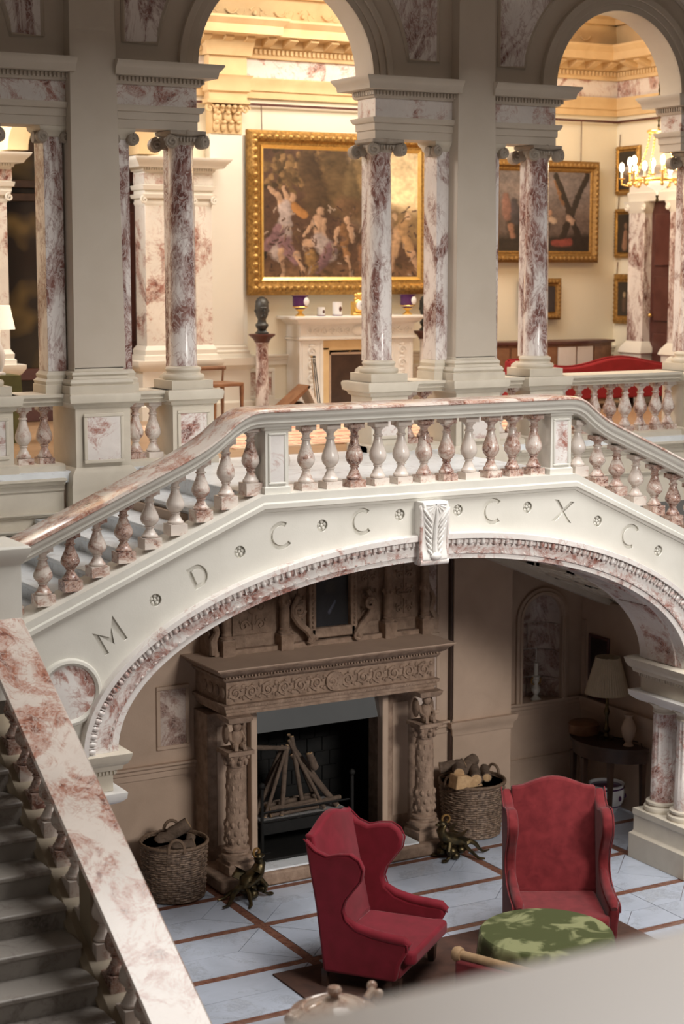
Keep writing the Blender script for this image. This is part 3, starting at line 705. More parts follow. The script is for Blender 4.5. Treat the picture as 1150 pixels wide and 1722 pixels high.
# archivolt of pale marble
for a0, b0, a1, b1, d, nm_ in ((2.60, 1.16, 2.655, 1.20, .02, 'inner_fillet'), (2.655, 1.20, 2.79, 1.285, .035, 'archivolt_face'), (2.79, 1.285, 2.85, 1.325, .05, 'archivolt_bead'), (2.85, 1.325, 2.89, 1.37, .085, 'archivolt_lip')):
    MB().ring(CX, CZ, a0, b0, a1, b1, YB - d, YB1 if nm_ == 'inner_fillet' else YB + .02, n=96).build(nm_, MARBW, br, bevel=.003)
eg = MB(); bd = MB(); n = 150
for k in range(n + 1):
    t = PI * k / n; x, z = ell(2.815, 1.30, t)
    nx, nz = math.cos(t) / 2.8, math.sin(t) / 1.3; L_ = math.hypot(nx, nz); ang = math.atan2(nz / L_, nx / L_)
    eg.M = Matrix.Translation((x, YB - .058, z)) @ Matrix.Rotation(-ang, 4, 'Y')
    if k % 2: eg.ball((0, 0, 0), .030, .018, .020, 8, 5)
    else: eg.box(-.028, .025, -.010, .01, -.004, .004)
    x, z = ell(2.672, 1.213, t)
    if k % 2: bd.M = Matrix.Translation((x, YB - .036, z)) @ Matrix.Rotation(-ang, 4, 'Y'); bd.ball((0, 0, 0), .008, .008, .014, 5, 4)
eg.M = None; bd.M = None
tag(eg.build('egg_and_dart', MARBW, br), kind='stuff'); tag(bd.build('bead_moulding', MARB, br), kind='stuff')
# marble soffit panels
for k in range(6):
    t0, t1 = PI * k / 6 + .01, PI * (k + 1) / 6 - .01
    MB().ring(CX, CZ, 2.585, 1.145, 2.61, 1.17, YB + .12, YB1 - .12, t0, t1, 20).build('soffit_panel', MARB, br)
# string moulding along the top
def strpath(x0, x1): return [(x0, strz(x0))] + [(x, 3.5) for x in (5.9, 8.72) if x0 < x < x1] + [(x1, strz(x1))]
MB().sweep([(YB + .02, -.075), (YB - .01, -.075), (YB - .015, -.055), (YB - .035, -.045), (YB - .035, -.012), (YB - .02, 0), (YB - .02, .055), (YB + .32, .055), (YB + .32, -.075)], strpath(XL, XR)).build('string_moulding', PLAST, br)
# keystone console with acanthus leaf
kp = [(YB + .01, 3.43), (YB - .12, 3.43), (YB - .135, 3.39), (YB - .13, 3.33), (YB - .112, 3.24), (YB - .102, 3.14), (YB - .102, 3.06), (YB - .115, 3.02), (YB - .12, 2.985), (YB - .10, 2.95), (YB - .04, 2.935), (YB + .01, 2.935)]
ks = MB().prism(kp, 'x', 7.205, 7.43).build('keystone', WMARB, br, bevel=.006)
m = MB()
for xx in (7.198, 7.437):
    m.tube([(xx, YB - y_, z_) for y_, z_ in ((.09, 3.40), (.115, 3.36), (.11, 3.30), (.105, 3.2), (.095, 3.12), (.095, 3.05), (.105, 3.0), (.085, 2.96))], .014, 6)
m.tube([(7.19, YB - .09, 2.965), (7.445, YB - .09, 2.965)], .028, 10)
m.build('console_scroll', MARBW, ks)
m = MB()
def kfront(z): return np.interp(z, [2.98, 3.06, 3.14, 3.24, 3.33, 3.43], [.12, .102, .102, .112, .13, .125])
for i in range(7):
    z = 3.03 + i * .048; wdt = .035 + .012 * i
    for s in (-1, 1):
        m.M = Matrix.Translation((7.318 + s * (.028 + wdt * .45), YB - kfront(z) - .008, z + .01)) @ Matrix.Rotation(s * R(38), 4, 'Y')
        m.ball((0, 0, 0), .013, .013, .014 + wdt * .55, 7, 6)
m.M = None
m.tube([(7.318, YB - kfront(z) - .012, z) for z in np.linspace(3.02, 3.38, 8)], [.02, .02, .018, .016, .014, .012, .01, .008], 7)
m.ball((7.318, YB - .135, 3.01), .05, .022, .03, 10, 6)
for k in range(9):
    a = PI + PI * k / 8; m.tube([(7.318, YB - .135, 3.41), (7.318 + .09 * math.cos(a), YB - .135, 3.41 + .075 * math.sin(a))], .006, 5)
tag(m.build('acanthus_leaf', WMARB, ks), 'carved acanthus leaf')
# imposts and entablatures carrying the arch
def impost(par, x0, x1, y0, y1):
    MB().stack(x0, x1, y0, y1, [(1.502, .0), (1.62, .0), (1.625, .012), (1.66, .015), (1.665, .05), (1.70, .06), (1.71, .08), (1.745, .10), (1.79, .11), (1.80, .09)]).build('impost_cornice', STONE, par)
    MB().stack(x0, x1, y0, y1, [(1.41, .02), (1.43, .05), (1.455, .075), (1.50, .08), (1.50, .0)]).build('abacus_slab', WMARB, par)
    d = MB(); x = x0
    while x < x1: d.box(x, x + .014, y0 - .03, y0 - .005, 1.63, 1.658); x += .028
    y = y0
    while y < y1: d.box(x1 + .005, x1 + .03, y, y + .014, 1.63, 1.658); d.box(x0 - .03, x0 - .005, y, y + .014, 1.63, 1.658); y += .028
    tag(d.build('dentils', STONE, par, smooth=0), kind='stuff')
impost(br, 4.05, 4.70, 11.62, 12.2); impost(br, 9.95, 10.6, 11.55, 12.22)
def flute(par, cx, cy, z0, z1, r):
    m = MB(); vs = []; fs = []; n = 96; zz = [z0, z0 + (z1 - z0) * .33, z0 + (z1 - z0) * .34, z1 - .02, z1]
    for i, z in enumerate(zz):
        for k in range(n):
            a = 2 * PI * k / n; ph = (k % 6) / 6.0
            q = r * lerp(1, .88, (z - z0) / (z1 - z0)) - (.010 * math.sin(PI * ph) if 2 <= i <= 3 else 0)
            vs.append((cx + q * math.cos(a), cy + q * math.sin(a), z))
    for i in range(4):
        for k in range(n): fs.append((i * n + k, i * n + (k + 1) % n, (i + 1) * n + (k + 1) % n, (i + 1) * n + k))
    fs.append(tuple(range(n))[::-1]); fs.append(tuple(range(4 * n, 5 * n)))
    m.add(vs, fs); c = m.build('fluted_column', MARB, par, smooth=50)
    b = MB(); b.lathe([(r * 1.45, 0), (r * 1.5, .02), (r * 1.45, .04), (r * 1.25, .048), (r * 1.2, .06), (r * 1.3, .068), (r * 1.3, .085), (r * 1.1, .09)], cx, cy, 28, z0=z0 - .09); b.build('column_base', STONE, c)
    b = MB(); b.lathe([(r * .9, -.09), (r * .95, -.085), (r * .95, -.075), (r * .9, -.07), (r * .9, -.045), (r * 1.1, -.02), (r * 1.35, .0), (r * 1.35, .01)], cx, cy, 28, z0=z1 + .04); b.build('column_capital', STONE, c)
for xx, yy in ((10.05, 12.0), (10.05, 11.68), (10.42, 12.0), (10.42, 11.68)): flute(br, xx, yy, .54, 1.38, .115)
for xx, yy in ((4.5, 12.0), (4.5, 11.72), (4.15, 12.0)): flute(br, xx, yy, .54, 1.38, .115)
for x0, x1 in ((9.86, 10.62), (4.0, 4.72)):
    MB().stack(x0, x1, 11.47, 12.17, [(0, .03), (.22, .03), (.235, .01), (.25, 0), (.39, 0), (.395, .008), (.45, .008)]).build('column_plinth', STONE, br, bevel=.004)
# --- flights, landing
st = thing('stair_flights', 'white marble upper stair flights and landing behind the bridge balustrade', 'staircase', (7.3, 12.8, 2.0))
MB().box(5.86, 8.76, YB + .30, 13.80, 3.36, GF + .002).build('landing', STEPM, st, bevel=.01)
for k in range(7):
    z = GF - .125 * (k + 1); x1 = 5.86 - .30 * k
    MB().box(x1 - .30, x1 + .01, YB + .3, 13.80, z - .145, z - .03).build('riser', STEPM, st)
    MB().box(x1 - .325, x1 + .01, YB + .3, 13.80, z - .035, z).build('step', STEPM, st, bevel=.008)
    x0 = 8.76 + .27 * k
    MB().box(x0 - .01, x0 + .27, YB + .3, 13.80, z - .145, z - .03).build('riser', STEPM, st)
    MB().box(x0 - .01, x0 + .295, YB + .3, 13.80, z - .035, z).build('step', STEPM, st, bevel=.008)
MB().box(1.6, 3.80, 12.2, 13.80, 2.57, 2.68).build('half_landing', STEPM, st)
MB().box(10.7, 12.3, 11.3, 13.80, 2.50, 2.62).build('half_landing', STEPM, st)
MB().box(5.5, 9.1, YB1 - .05, 13.80, 3.2, 3.37).build('landing_soffit', BROWNST, st)
sof = [(8.9, 3.2), (8.9, 2.75), (11.0, 1.90), (11.0, 2.3)]
MB().prism(sof, 'y', YB1 - .05, 13.85).build('flight_soffit', STONE, st)
MB().prism([(5.7, 3.2), (5.7, 3.05), (3.7, 2.1), (3.7, 2.4)], 'y', YB1 - .05, 13.85).build('flight_soffit', STONE, st)
sl = (1.90 - 2.75) / 2.1
for (u0, u1) in ((9.25, 9.8), (9.9, 10.45), (10.55, 10.66)):
    for (v0, v1) in ((12.35, 12.85), (12.95, 13.45)):
        m = MB()
        def zz(x): return 2.75 + sl * (x - 8.9)
        for a, b, c, d in ((u0, u1, v0, v0 + .05), (u0, u1, v1 - .05, v1), (u0, u0 + .05, v0, v1), (u1 - .05, u1, v0, v1)):
            m.add([(a, c, zz(a)), (b, c, zz(b)), (b, d, zz(b)), (a, d, zz(a)), (a, c, zz(a) - .03), (b, c, zz(b) - .03), (b, d, zz(b) - .03), (a, d, zz(a) - .03)],
                  [(0, 1, 2, 3), (4, 7, 6, 5), (0, 4, 5, 1), (1, 5, 6, 2), (2, 6, 7, 3), (3, 7, 4, 0)])
        cx_, cy_ = (u0 + u1) / 2, (v0 + v1) / 2
        for k in range(8):
            a = k * PI / 4; m.ball((cx_ + .09 * math.cos(a), cy_ + .09 * math.sin(a), zz(cx_ + .09 * math.cos(a)) - .01), .035, .035, .02, 6, 4)
        m.build('soffit_coffer', STONE, st)
m = MB().prism([(8.9, 2.75), (8.9, 2.68), (11.0, 1.83), (11.0, 1.90)], 'y', 13.62, 13.80); m.build('soffit_beam', STONE, st)
# --- bridge balustrade
bb = thing('bridge_balustrade', 'marble balustrade with rose handrail along the top of the stone arch', 'balustrade', (7.3, 11.75, 2.5))
def railz(x):
    P = [(3.9, 3.23), (4.05, 3.30), (5.25, 3.82), (5.42, 3.90), (5.55, 3.985), (5.68, 4.085), (5.78, 4.14), (5.88, 4.155), (6.0, 4.155), (8.62, 4.155), (8.72, 4.15), (8.80, 4.11), (8.90, 4.03), (9.02, 3.95), (9.2, 3.87), (9.86, 3.575), (11.05, 3.02)]
    return float(np.interp(x, [p[0] for p in P], [p[1] for p in P]))
rp = [3.94, 4.05, 4.5, 5.0, 5.25, 5.36, 5.45, 5.55, 5.62, 5.68, 5.74, 5.80, 5.86, 5.92, 6.0, 6.6, 7.3, 8.0, 8.6, 8.68, 8.74, 8.80, 8.86, 8.92, 9.0, 9.1, 9.2, 9.6, 10.2, 11.0]
path = [(x, railz(x)) for x in rp]
MB().sweep([(11.60, -.105), (11.60, -.09), (11.575, -.075), (11.575, -.05), (11.56, -.04), (11.55, -.02), (11.55, .0), (11.90, .0), (11.90, -.02), (11.87, -.05), (11.85, -.09), (11.85, -.105)], path).build('rail_moulding', PLAST, bb, smooth=30)
MB().sweep([(11.545, 0), (11.535, .008), (11.54, .022), (11.565, .030), (11.885, .030), (11.91, .02), (11.91, 0)], path).build('handrail', MARBRAIL, bb, smooth=30)
for k in range(12): inst(BAL, 'baluster', bb, (6.12 + .2075 * k, 11.73, 3.555), (0, 0, random.uniform(-.03, .03)), (1, 1, .96))
for k in range(9):
    x = 4.25 + .202 * k; z = strz(x) + .10; h = railz(x) - .10 - z
    inst(BALS, 'baluster', bb, (x, 11.73, z), (0, 0, 0), (1, 1, h / .54))
for x in (4.06,): z = strz(x) + .10; inst(BALS, 'baluster', bb, (x, 11.85, z), (0, 0, 0), (1, 1, (railz(x) - .10 - z) / .54))
for k in range(9):
    x = 8.84 + .202 * k; z = strz(x) + .11; h = railz(x) - .10 - z
    inst(BALS, 'baluster', bb, (x, 11.73, z), (0, 0, 0), (1, 1, h / .54))
for x0, x1 in ((5.93, 6.13), (8.49, 8.70)):
    MB().stack(x0 + .005, x1 - .005, 11.625, 11.84, [(3.55, .012), (3.60, .012), (3.61, 0), (4.02, 0), (4.03, .012), (4.055, .012)]).build('panelled_post', PLAST, bb)
    p = framed_panel(bb, x0 + .045, x1 - .045, 3.64, 3.985, 11.625, MARBW, PLAST, .018, .012)
# newel at the left end
MB().stack(3.72, 4.00, 11.46, 11.86, [(2.3, .02), (2.6, .02), (2.62, 0), (3.22, 0), (3.235, .015), (3.26, .03), (3.30, .05), (3.335, .055), (3.35, .04)]).build('newel_post', PLAST, bb, bevel=.003)
# ================================================================== LOWER FLIGHT with the foreground handrail
lf = thing('lower_balustrade', 'steep marble-topped balustrade of the lower flight running to the bottom left', 'balustrade', (3.84, 9.5, 0))
def lz(y): return 2.80 + .597 * (y - 11.42) + .0
ypath = [(y, lz(y)) for y in (11.46, 10.5, 9.5, 8.5, 7.6)]
MB().sweep([(3.665, -.005), (3.66, .012), (3.67, .03), (3.99, .03), (4.005, .012), (4.0, -.005)], ypath, 'y').build('handrail', MARBRAIL, lf, smooth=30)
MB().sweep([(3.73, -.10), (3.73, -.06), (3.69, -.04), (3.675, -.006), (3.99, -.006), (3.975, -.04), (3.94, -.06), (3.94, -.10)], ypath, 'y').build('rail_moulding', STRG, lf)
MB().sweep([(3.70, -.95), (3.70, -.70), (3.685, -.69), (3.685, -.66), (3.70, -.645), (3.72, -.62), (3.96, -.62), (3.98, -.645), (3.98, -.95)], ypath, 'y').build('string', STRG, lf)
y = 11.2
while y > 7.7:
    z = lz(y) - .62
    inst(BALS, 'baluster', lf, (3.84, y, z), (0, 0, 0), (1.1, 1.1, .52 / .54)); y -= .215
for yy in (9.78, 8.62):
    MB().stack(3.76, 3.92, yy - .09, yy + .09, [(lz(yy) - .70, 0), (lz(yy) - .05, 0)]).build('panelled_post', STRG, lf)
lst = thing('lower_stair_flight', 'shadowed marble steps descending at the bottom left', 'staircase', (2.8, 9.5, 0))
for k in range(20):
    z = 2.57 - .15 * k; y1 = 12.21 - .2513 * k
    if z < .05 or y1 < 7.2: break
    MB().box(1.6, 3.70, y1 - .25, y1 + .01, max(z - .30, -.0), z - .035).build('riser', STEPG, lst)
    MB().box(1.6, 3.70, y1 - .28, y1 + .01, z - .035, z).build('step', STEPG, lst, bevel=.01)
# near rail, out of focus
nr_ = thing('near_rail', 'pale stone gallery rail blurred across the bottom right corner', 'rail', (2.5, 1.7, GF))
MB().box(.2, 6.0, 1.5, 2.05, 4.10, 4.20).build('rail_top', RAILFG, nr_, bevel=.02, seg=3)
MB().box(.2, 6.0, 1.56, 1.98, 3.98, 4.10).build('rail_moulding', RAILFG, nr_, bevel=.01)
MB().box(.2, 6.0, 1.56, 1.98, 3.40, 3.60).build('plinth', RAILFG, nr_, bevel=.01)
for k in range(16): inst(BALG, 'baluster', nr_, (.9 + .3 * k, 1.77, 3.55), (0, 0, 0), (1, 1, .86))
#@@OBJECTS@@
# ================================================================== LOWER HALL OBJECTS
# --- carved chimneypiece
ch = thing('carved_chimneypiece', 'huge old carved stone chimneypiece with overmantel in the lower hall', 'fireplace', (7.4, 13.5, 0))
MB().box(6.24, 8.66, 13.06, 13.86, 0, .12).build('hearth_slab', CARVED, ch, bevel=.02)
MB().box(6.62, 8.2, 13.10, 13.60, .12, .135).build('hearth_top', STEPM, ch)
MB().box(6.76, 8.1, 13.27, 13.6, .135, .16).build('inner_hearth', BLACK, ch, bevel=.01)
for x0, x1 in ((6.36, 6.74), (8.12, 8.46)):
    MB().box(x0, x1, 13.58, 13.86, .12, 1.42).build('jamb', CARVED, ch, bevel=.006)
    MB().stack(x0 + .09, x1 - .09, 13.575, 13.6, [(.25, 0), (1.3, 0)]).build('jamb_panel', BROWNST, ch)
MB().box(6.74, 6.80, 13.50, 13.60, .12, 1.42).build('opening_moulding', BROWNST, ch, bevel=.01)
MB().box(8.06, 8.12, 13.50, 13.60, .12, 1.42).build('opening_moulding', BROWNST, ch, bevel=.01)
fb = MB(); fb.box(6.5, 8.3, 14.35, 14.4, .0, 1.6); fb.box(6.5, 6.60, 13.6, 14.4, 0, 1.6); fb.box(8.2, 8.3, 13.6, 14.4, 0, 1.6); fb.box(6.5, 8.3, 13.6, 14.4, 1.45, 1.6); fb.box(6.5, 8.3, 13.55, 14.4, 0.121, .14)
fb.build('firebox', BLACK, ch)
m = MB()
for r_ in range(9):
    for c_ in range(10):
        x_ = 6.62 + c_ * .16 + (r_ % 2) * .08
        if x_ + .15 < 8.2: m.box(x_, x_ + .15, 14.335, 14.352, .16 + r_ * .14, .29 + r_ * .14)
tag(m.build('fireback_bricks', BLACK, ch, smooth=0), kind='stuff')
def carved_col(par, cx, cy):
    z0 = .12
    MB().stack(cx - .13, cx + .13, cy - .13, cy + .13, [(z0, 0), (.20, 0), (.21, -.02), (.24, -.01)]).build('column_pedestal', CARVED, par, bevel=.005)
    m = MB(); m.lathe([(.13, .24), (.135, .26), (.13, .28), (.105, .285), (.1, .30), (.115, .31), (.115, .33), (.092, .34), (.09, .36), (.098, .42), (.1, .50), (.094, .56), (.088, .57), (.085, .60), (.082, .95), (.075, 1.03), (.085, 1.04), (.085, 1.05)], cx, cy, 24)
    c = m.build('column_shaft', CARVED, par)
    m = MB()
    for k in range(10):
        a = 2 * PI * k / 10
        for z in (.40, .47, .54): m.ball((cx + .09 * math.cos(a + z * 5), cy + .09 * math.sin(a + z * 5), z), .02, .02, .035, 6, 4)
        for z in (.66, .76, .86, .96): m.ball((cx + .078 * math.cos(a + z * 9), cy + .078 * math.sin(a + z * 9), z), .013, .013, .03, 6, 4)
    tag(m.build('relief', CARVED, c), kind='stuff')
    m = MB(); m.lathe([(.078, 1.05), (.09, 1.10), (.115, 1.15)], cx, cy, 16)
    for k in range(8):
        a = 2 * PI * k / 8
        m.ball((cx + .09 * math.cos(a), cy + .09 * math.sin(a), 1.085), .025, .025, .04, 6, 4); m.ball((cx + .11 * math.cos(a), cy + .11 * math.sin(a), 1.125), .022, .022, .02, 6, 4)
    m.box(cx - .12, cx + .12, cy - .12, cy + .12, 1.15, 1.185); m.build('column_capital', CARVED, par)
    # seated winged figure above each column
    m = MB(); b = (cx, cy)
    m.ball((cx, cy - .01, 1.27), .055, .055, .085, 10, 7); m.ball((cx, cy - .03, 1.385), .038, .042, .048, 10, 7)
    for s in (-1, 1):
        m.ball((cx + s * .035, cy - .06, 1.22), .028, .05, .035, 8, 5); m.tube([(cx + s * .035, cy - .09, 1.24), (cx + s * .04, cy - .1, 1.19)], .018, 6)
        m.tube([(cx + s * .05, cy, 1.33), (cx + s * .065, cy - .04, 1.27), (cx + s * .045, cy - .08, 1.25)], .016, 6)
        m.ball((cx + s * .075, cy + .03, 1.31), .022, .06, .09, 8, 6)
    m.build('winged_figure', CARVED, par)
    MB().stack(cx - .09, cx + .09, cy - .09, cy + .09, [(1.42, .0), (1.44, .02), (1.475, .03)]).build('impost_block', CARVED, par)
carved_col(ch, 6.47, 13.26); carved_col(ch, 8.35, 13.26)
MB().stack(6.38, 8.44, 13.24, 13.86, [(1.475, .0), (1.50, .0), (1.505, .01), (1.535, .012), (1.54, .03), (1.57, .035), (1.575, .0), (1.76, .0), (1.77, .02), (1.80, .04), (1.81, .03), (1.83, .07), (1.865, .10), (1.88, .12), (1.895, .12)]).build('entablature', CARVED, ch)
MB().box(6.24, 8.58, 13.1, 13.86, 1.895, 1.905).build('shelf', BROWNST, ch)
m = MB(); x = 6.46; s = 1; k = 0
while x < 8.40:
    m.tube(spiral((x, 13.235, 1.667), .062, 1.5, n=22, a0=PI / 2 * s, sgn=s), .0115, 5)
    m.ball((x, 13.235, 1.667), .022, .02, .022, 7, 5)
    for a in (.3, 1.4, 2.5, 3.6, 4.7, 5.6): m.ball((x + .062 * math.cos(a), 13.235, 1.667 + .062 * math.sin(a)), .016, .013, .012, 6, 4)
    m.ball((x + .078, 13.238, 1.667 + .05 * s), .022, .014, .02, 6, 4); m.ball((x + .078, 13.238, 1.667 - .05 * s), .016, .014, .024, 6, 4)
    x += .155; s = -s
m.M = Matrix.Translation((7.41, 13.232, 1.667)) @ Matrix.Rotation(PI / 2, 4, 'X'); m.lathe([(.065, 0), (.085, .012), (.085, -.01)], 0, 0, 24); m.M = None
for yy in (13.3, 13.42, 13.54, 13.66): m.ball((6.375, yy, 1.667), .014, .045, .05, 8, 5)
tag(m.build('frieze_relief', CARVED, ch), kind='stuff')
m = MB(); x = 6.36
while x < 8.46: m.ball((x, 13.215, 1.552), .011, .011, .014, 5, 4); m.ball((x, 13.19, 1.815), .010, .012, .012, 5, 4); x += .03
tag(m.build('bead_row', CARVED, ch), kind='stuff')
# overmantel
MB().box(6.42, 8.62, 13.66, 13.86, 1.905, 3.3).build('overmantel_back', CARVED, ch)
MB().stack(6.45, 8.58, 13.60, 13.66, [(1.905, 0), (1.945, 0), (1.95, -.01)]).build('overmantel_base', CARVED, ch)
def small_col(cx, cy=13.60):
    m = MB(); m.stack(cx - .06, cx + .06, cy - .06, cy + .06, [(1.906, 0), (2.03, 0), (2.04, .006), (2.05, 0)])
    m.lathe([(.055, 2.05), (.058, 2.065), (.042, 2.075), (.048, 2.09), (.04, 2.10), (.046, 2.16), (.046, 2.25), (.04, 2.27), (.048, 2.30), (.048, 2.36), (.038, 2.39), (.035, 2.62), (.05, 2.66), (.055, 2.70), (.06, 2.72)], cx, cy, 16)
    for k in range(8):
        a = 2 * PI * k / 8; m.ball((cx + .045 * math.cos(a), cy + .045 * math.sin(a), 2.33), .015, .015, .025, 6, 4); m.ball((cx + .05 * math.cos(a), cy + .05 * math.sin(a), 2.68), .014, .014, .024, 6, 4)
    m.build('overmantel_column', CARVED, ch)
for cx in (6.56, 7.12, 8.17, 8.56): small_col(cx)
def arabesque(x0, x1):
    MB().box(x0, x1, 13.645, 13.67, 2.06, 3.1).build('overmantel_panel', CARVED, ch, bevel=.005)
    cx = (x0 + x1) / 2; w_ = (x1 - x0) * .34; m = MB(); y = 13.64
    m.tube([(cx, y, z) for z in (2.1, 2.4, 2.8, 3.05)], .008, 5)
    for i in range(6):
        z = 2.14 + i * .155
        for s in (-1, 1):
            m.tube(spiral((cx + s * w_ * .62, y, z), w_ * .4, 1.2, n=14, a0=PI if s > 0 else 0, sgn=-s), .008, 5)
            m.ball((cx + s * w_ * .3, y, z + .06), .012, .01, .024, 6, 4); m.ball((cx + s * w_ * .95, y, z + .04), .010, .01, .018, 6, 4)
        m.ball((cx, y, z + .02), .018, .012, .02, 6, 4)
    m.lathe([(.02, 2.24), (.05, 2.27), (.055, 2.29), (.02, 2.30)], cx, y, 12, squash=.4)
    tag(m.build('arabesque_relief', CARVED, ch), kind='stuff')
arabesque(6.64, 7.02); arabesque(8.235, 8.49); arabesque(7.19, 7.36); arabesque(7.88, 8.10)
m = MB()
for a, b, c, e in ((7.38, 7.83, 1.97, 2.06), (7.38, 7.83, 2.60, 2.66), (7.36, 7.43, 1.97, 2.66), (7.78, 7.85, 1.97, 2.66)): m.box(a, b, 13.585, 13.66, c, e)
fo = m.build('picture_surround', CARVED, ch, bevel=.012)
m = MB(); z = 2.08
while z < 2.6: m.ball((7.395, 13.58, z), .012, .01, .016, 6, 4); m.ball((7.815, 13.58, z), .012, .01, .016, 6, 4); z += .04
tag(m.build('bead_carving', CARVED, fo), kind='stuff')
for s in (-1, 1):
    m = MB(); cx = 7.605 + s * .33
    m.tube([(cx + s * .02, 13.6, 2.36), (cx + s * .07, 13.59, 2.28), (cx + s * .075, 13.58, 2.2), (cx + s * .02, 13.57, 2.12), (cx - s * .05, 13.57, 2.06), (cx - s * .10, 13.57, 1.99), (cx - s * .07, 13.57, 1.94)], [.02, .03, .035, .035, .03, .035, .025], 8)
    m.tube(spiral((cx + s * .03, 13.56, 2.24), .06, 1.5, n=18, a0=0, sgn=s), .017, 6)
    m.tube(spiral((cx - s * .10, 13.56, 1.97), .045, 1.3, n=14, a0=0, sgn=-s), .015, 6)
    m.build('scroll_bracket', CARVED, ch)
m = MB(); m.tube([(6.47, 13.6, 2.30), (6.44, 13.6, 2.22), (6.47, 13.6, 2.12), (6.43, 13.6, 2.05), (6.44, 13.6, 1.93)], [.015, .035, .03, .04, .04], 8); m.build('side_scroll', CARVED, ch)
m = MB(); m.tube([(8.63, 13.62, 2.30), (8.66, 13.62, 2.22), (8.63, 13.62, 2.12), (8.68, 13.62, 2.05), (8.67, 13.62, 1.93)], [.015, .035, .03, .04, .04], 8); m.build('side_scroll', CARVED, ch)
# --- painter: oil paintings as vertex colours on a canvas grid
def canvas(name, par, x0, x1, z0, z1, y, base, caps, nx=150, seed=1, axis='y', grain=.12):
    nz = max(20, int(nx * (z1 - z0) / abs(x1 - x0)))
    U, V = np.meshgrid(np.linspace(0, 1, nx), np.linspace(0, 1, nz)); asp = (z1 - z0) / abs(x1 - x0)
    rs = np.random.RandomState(seed)
    def vn(k):
        q = rs.rand(k + 1, k + 1); xi = U0 * (k - .001); yi = V0 * (k - .001); a0 = xi.astype(int); b0 = yi.astype(int); fx = xi - a0; fy = yi - b0
        fx = fx * fx * (3 - 2 * fx); fy = fy * fy * (3 - 2 * fy)
        return q[b0, a0] * (1 - fx) * (1 - fy) + q[b0, a0 + 1] * fx * (1 - fy) + q[b0 + 1, a0] * (1 - fx) * fy + q[b0 + 1, a0 + 1] * fx * fy - .5
    U0, V0 = U, V
    U = U0 + .016 * vn(12) + .014 * vn(30) + .009 * vn(60); V = V0 + .016 * vn(12) + .014 * vn(30) + .009 * vn(60)
    im = base(U, V).astype(float)
    for (u0, v0, u1, v1, r0, r1, col, soft) in caps:
        du, dv = (u1 - u0), (v1 - v0) * asp
        L2 = du * du + dv * dv + 1e-9
        pu, pv = U - u0, (V - v0) * asp
        t = np.clip((pu * du + pv * dv) / L2, 0, 1)
        d = np.hypot(pu - t * du, pv - t * dv); r = r0 + (r1 - r0) * t
        a = np.clip((r - d) / (soft * r + 1e-6) + .5, 0, 1)[..., None]
        sh = (1.12 - .5 * np.clip((pu - t * du) / (r + 1e-6) * .5 + .5, 0, 1))[..., None]
        im = im * (1 - a) + np.array(col) * sh * a
    U, V = U0, V0
    g = np.zeros((nz, nx))
    for k in (6, 14, 34, 70):
        q = rs.rand(k + 1, k + 1); xi = U * (k - .001); yi = V * (k - .001); a0 = xi.astype(int); b0 = yi.astype(int); fx = xi - a0; fy = yi - b0
        g += (q[b0, a0] * (1 - fx) * (1 - fy) + q[b0, a0 + 1] * fx * (1 - fy) + q[b0 + 1, a0] * (1 - fx) * fy + q[b0 + 1, a0 + 1] * fx * fy - .5) / 1.6
    im = np.clip(im * (1 + grain * 3 * g[..., None]), 0, 1)
    rl = rootloc(par)
    if axis == 'y': vs = [(x0 + (x1 - x0) * u - rl.x, y - rl.y, z1 - (z1 - z0) * v - rl.z) for v in np.linspace(0, 1, nz) for u in np.linspace(0, 1, nx)]
    else: vs = [(y - rl.x, x0 + (x1 - x0) * u - rl.y, z1 - (z1 - z0) * v - rl.z) for v in np.linspace(0, 1, nz) for u in np.linspace(0, 1, nx)]
    fs = [(j * nx + i, (j + 1) * nx + i, (j + 1) * nx + i + 1, j * nx + i + 1) for j in range(nz - 1) for i in range(nx - 1)]
    me = bpy.data.meshes.new(name); me.from_pydata(vs, [], fs)
    ca = me.color_attributes.new('Col', 'FLOAT_COLOR', 'POINT')
    ca.data.foreach_set('color', np.concatenate([im, np.ones((nz, nx, 1))], 2).reshape(-1).astype(np.float32))
    me.materials.append(VPAINT); o = bpy.data.objects.new(name, me); COL.objects.link(o); o.parent = par
    return o
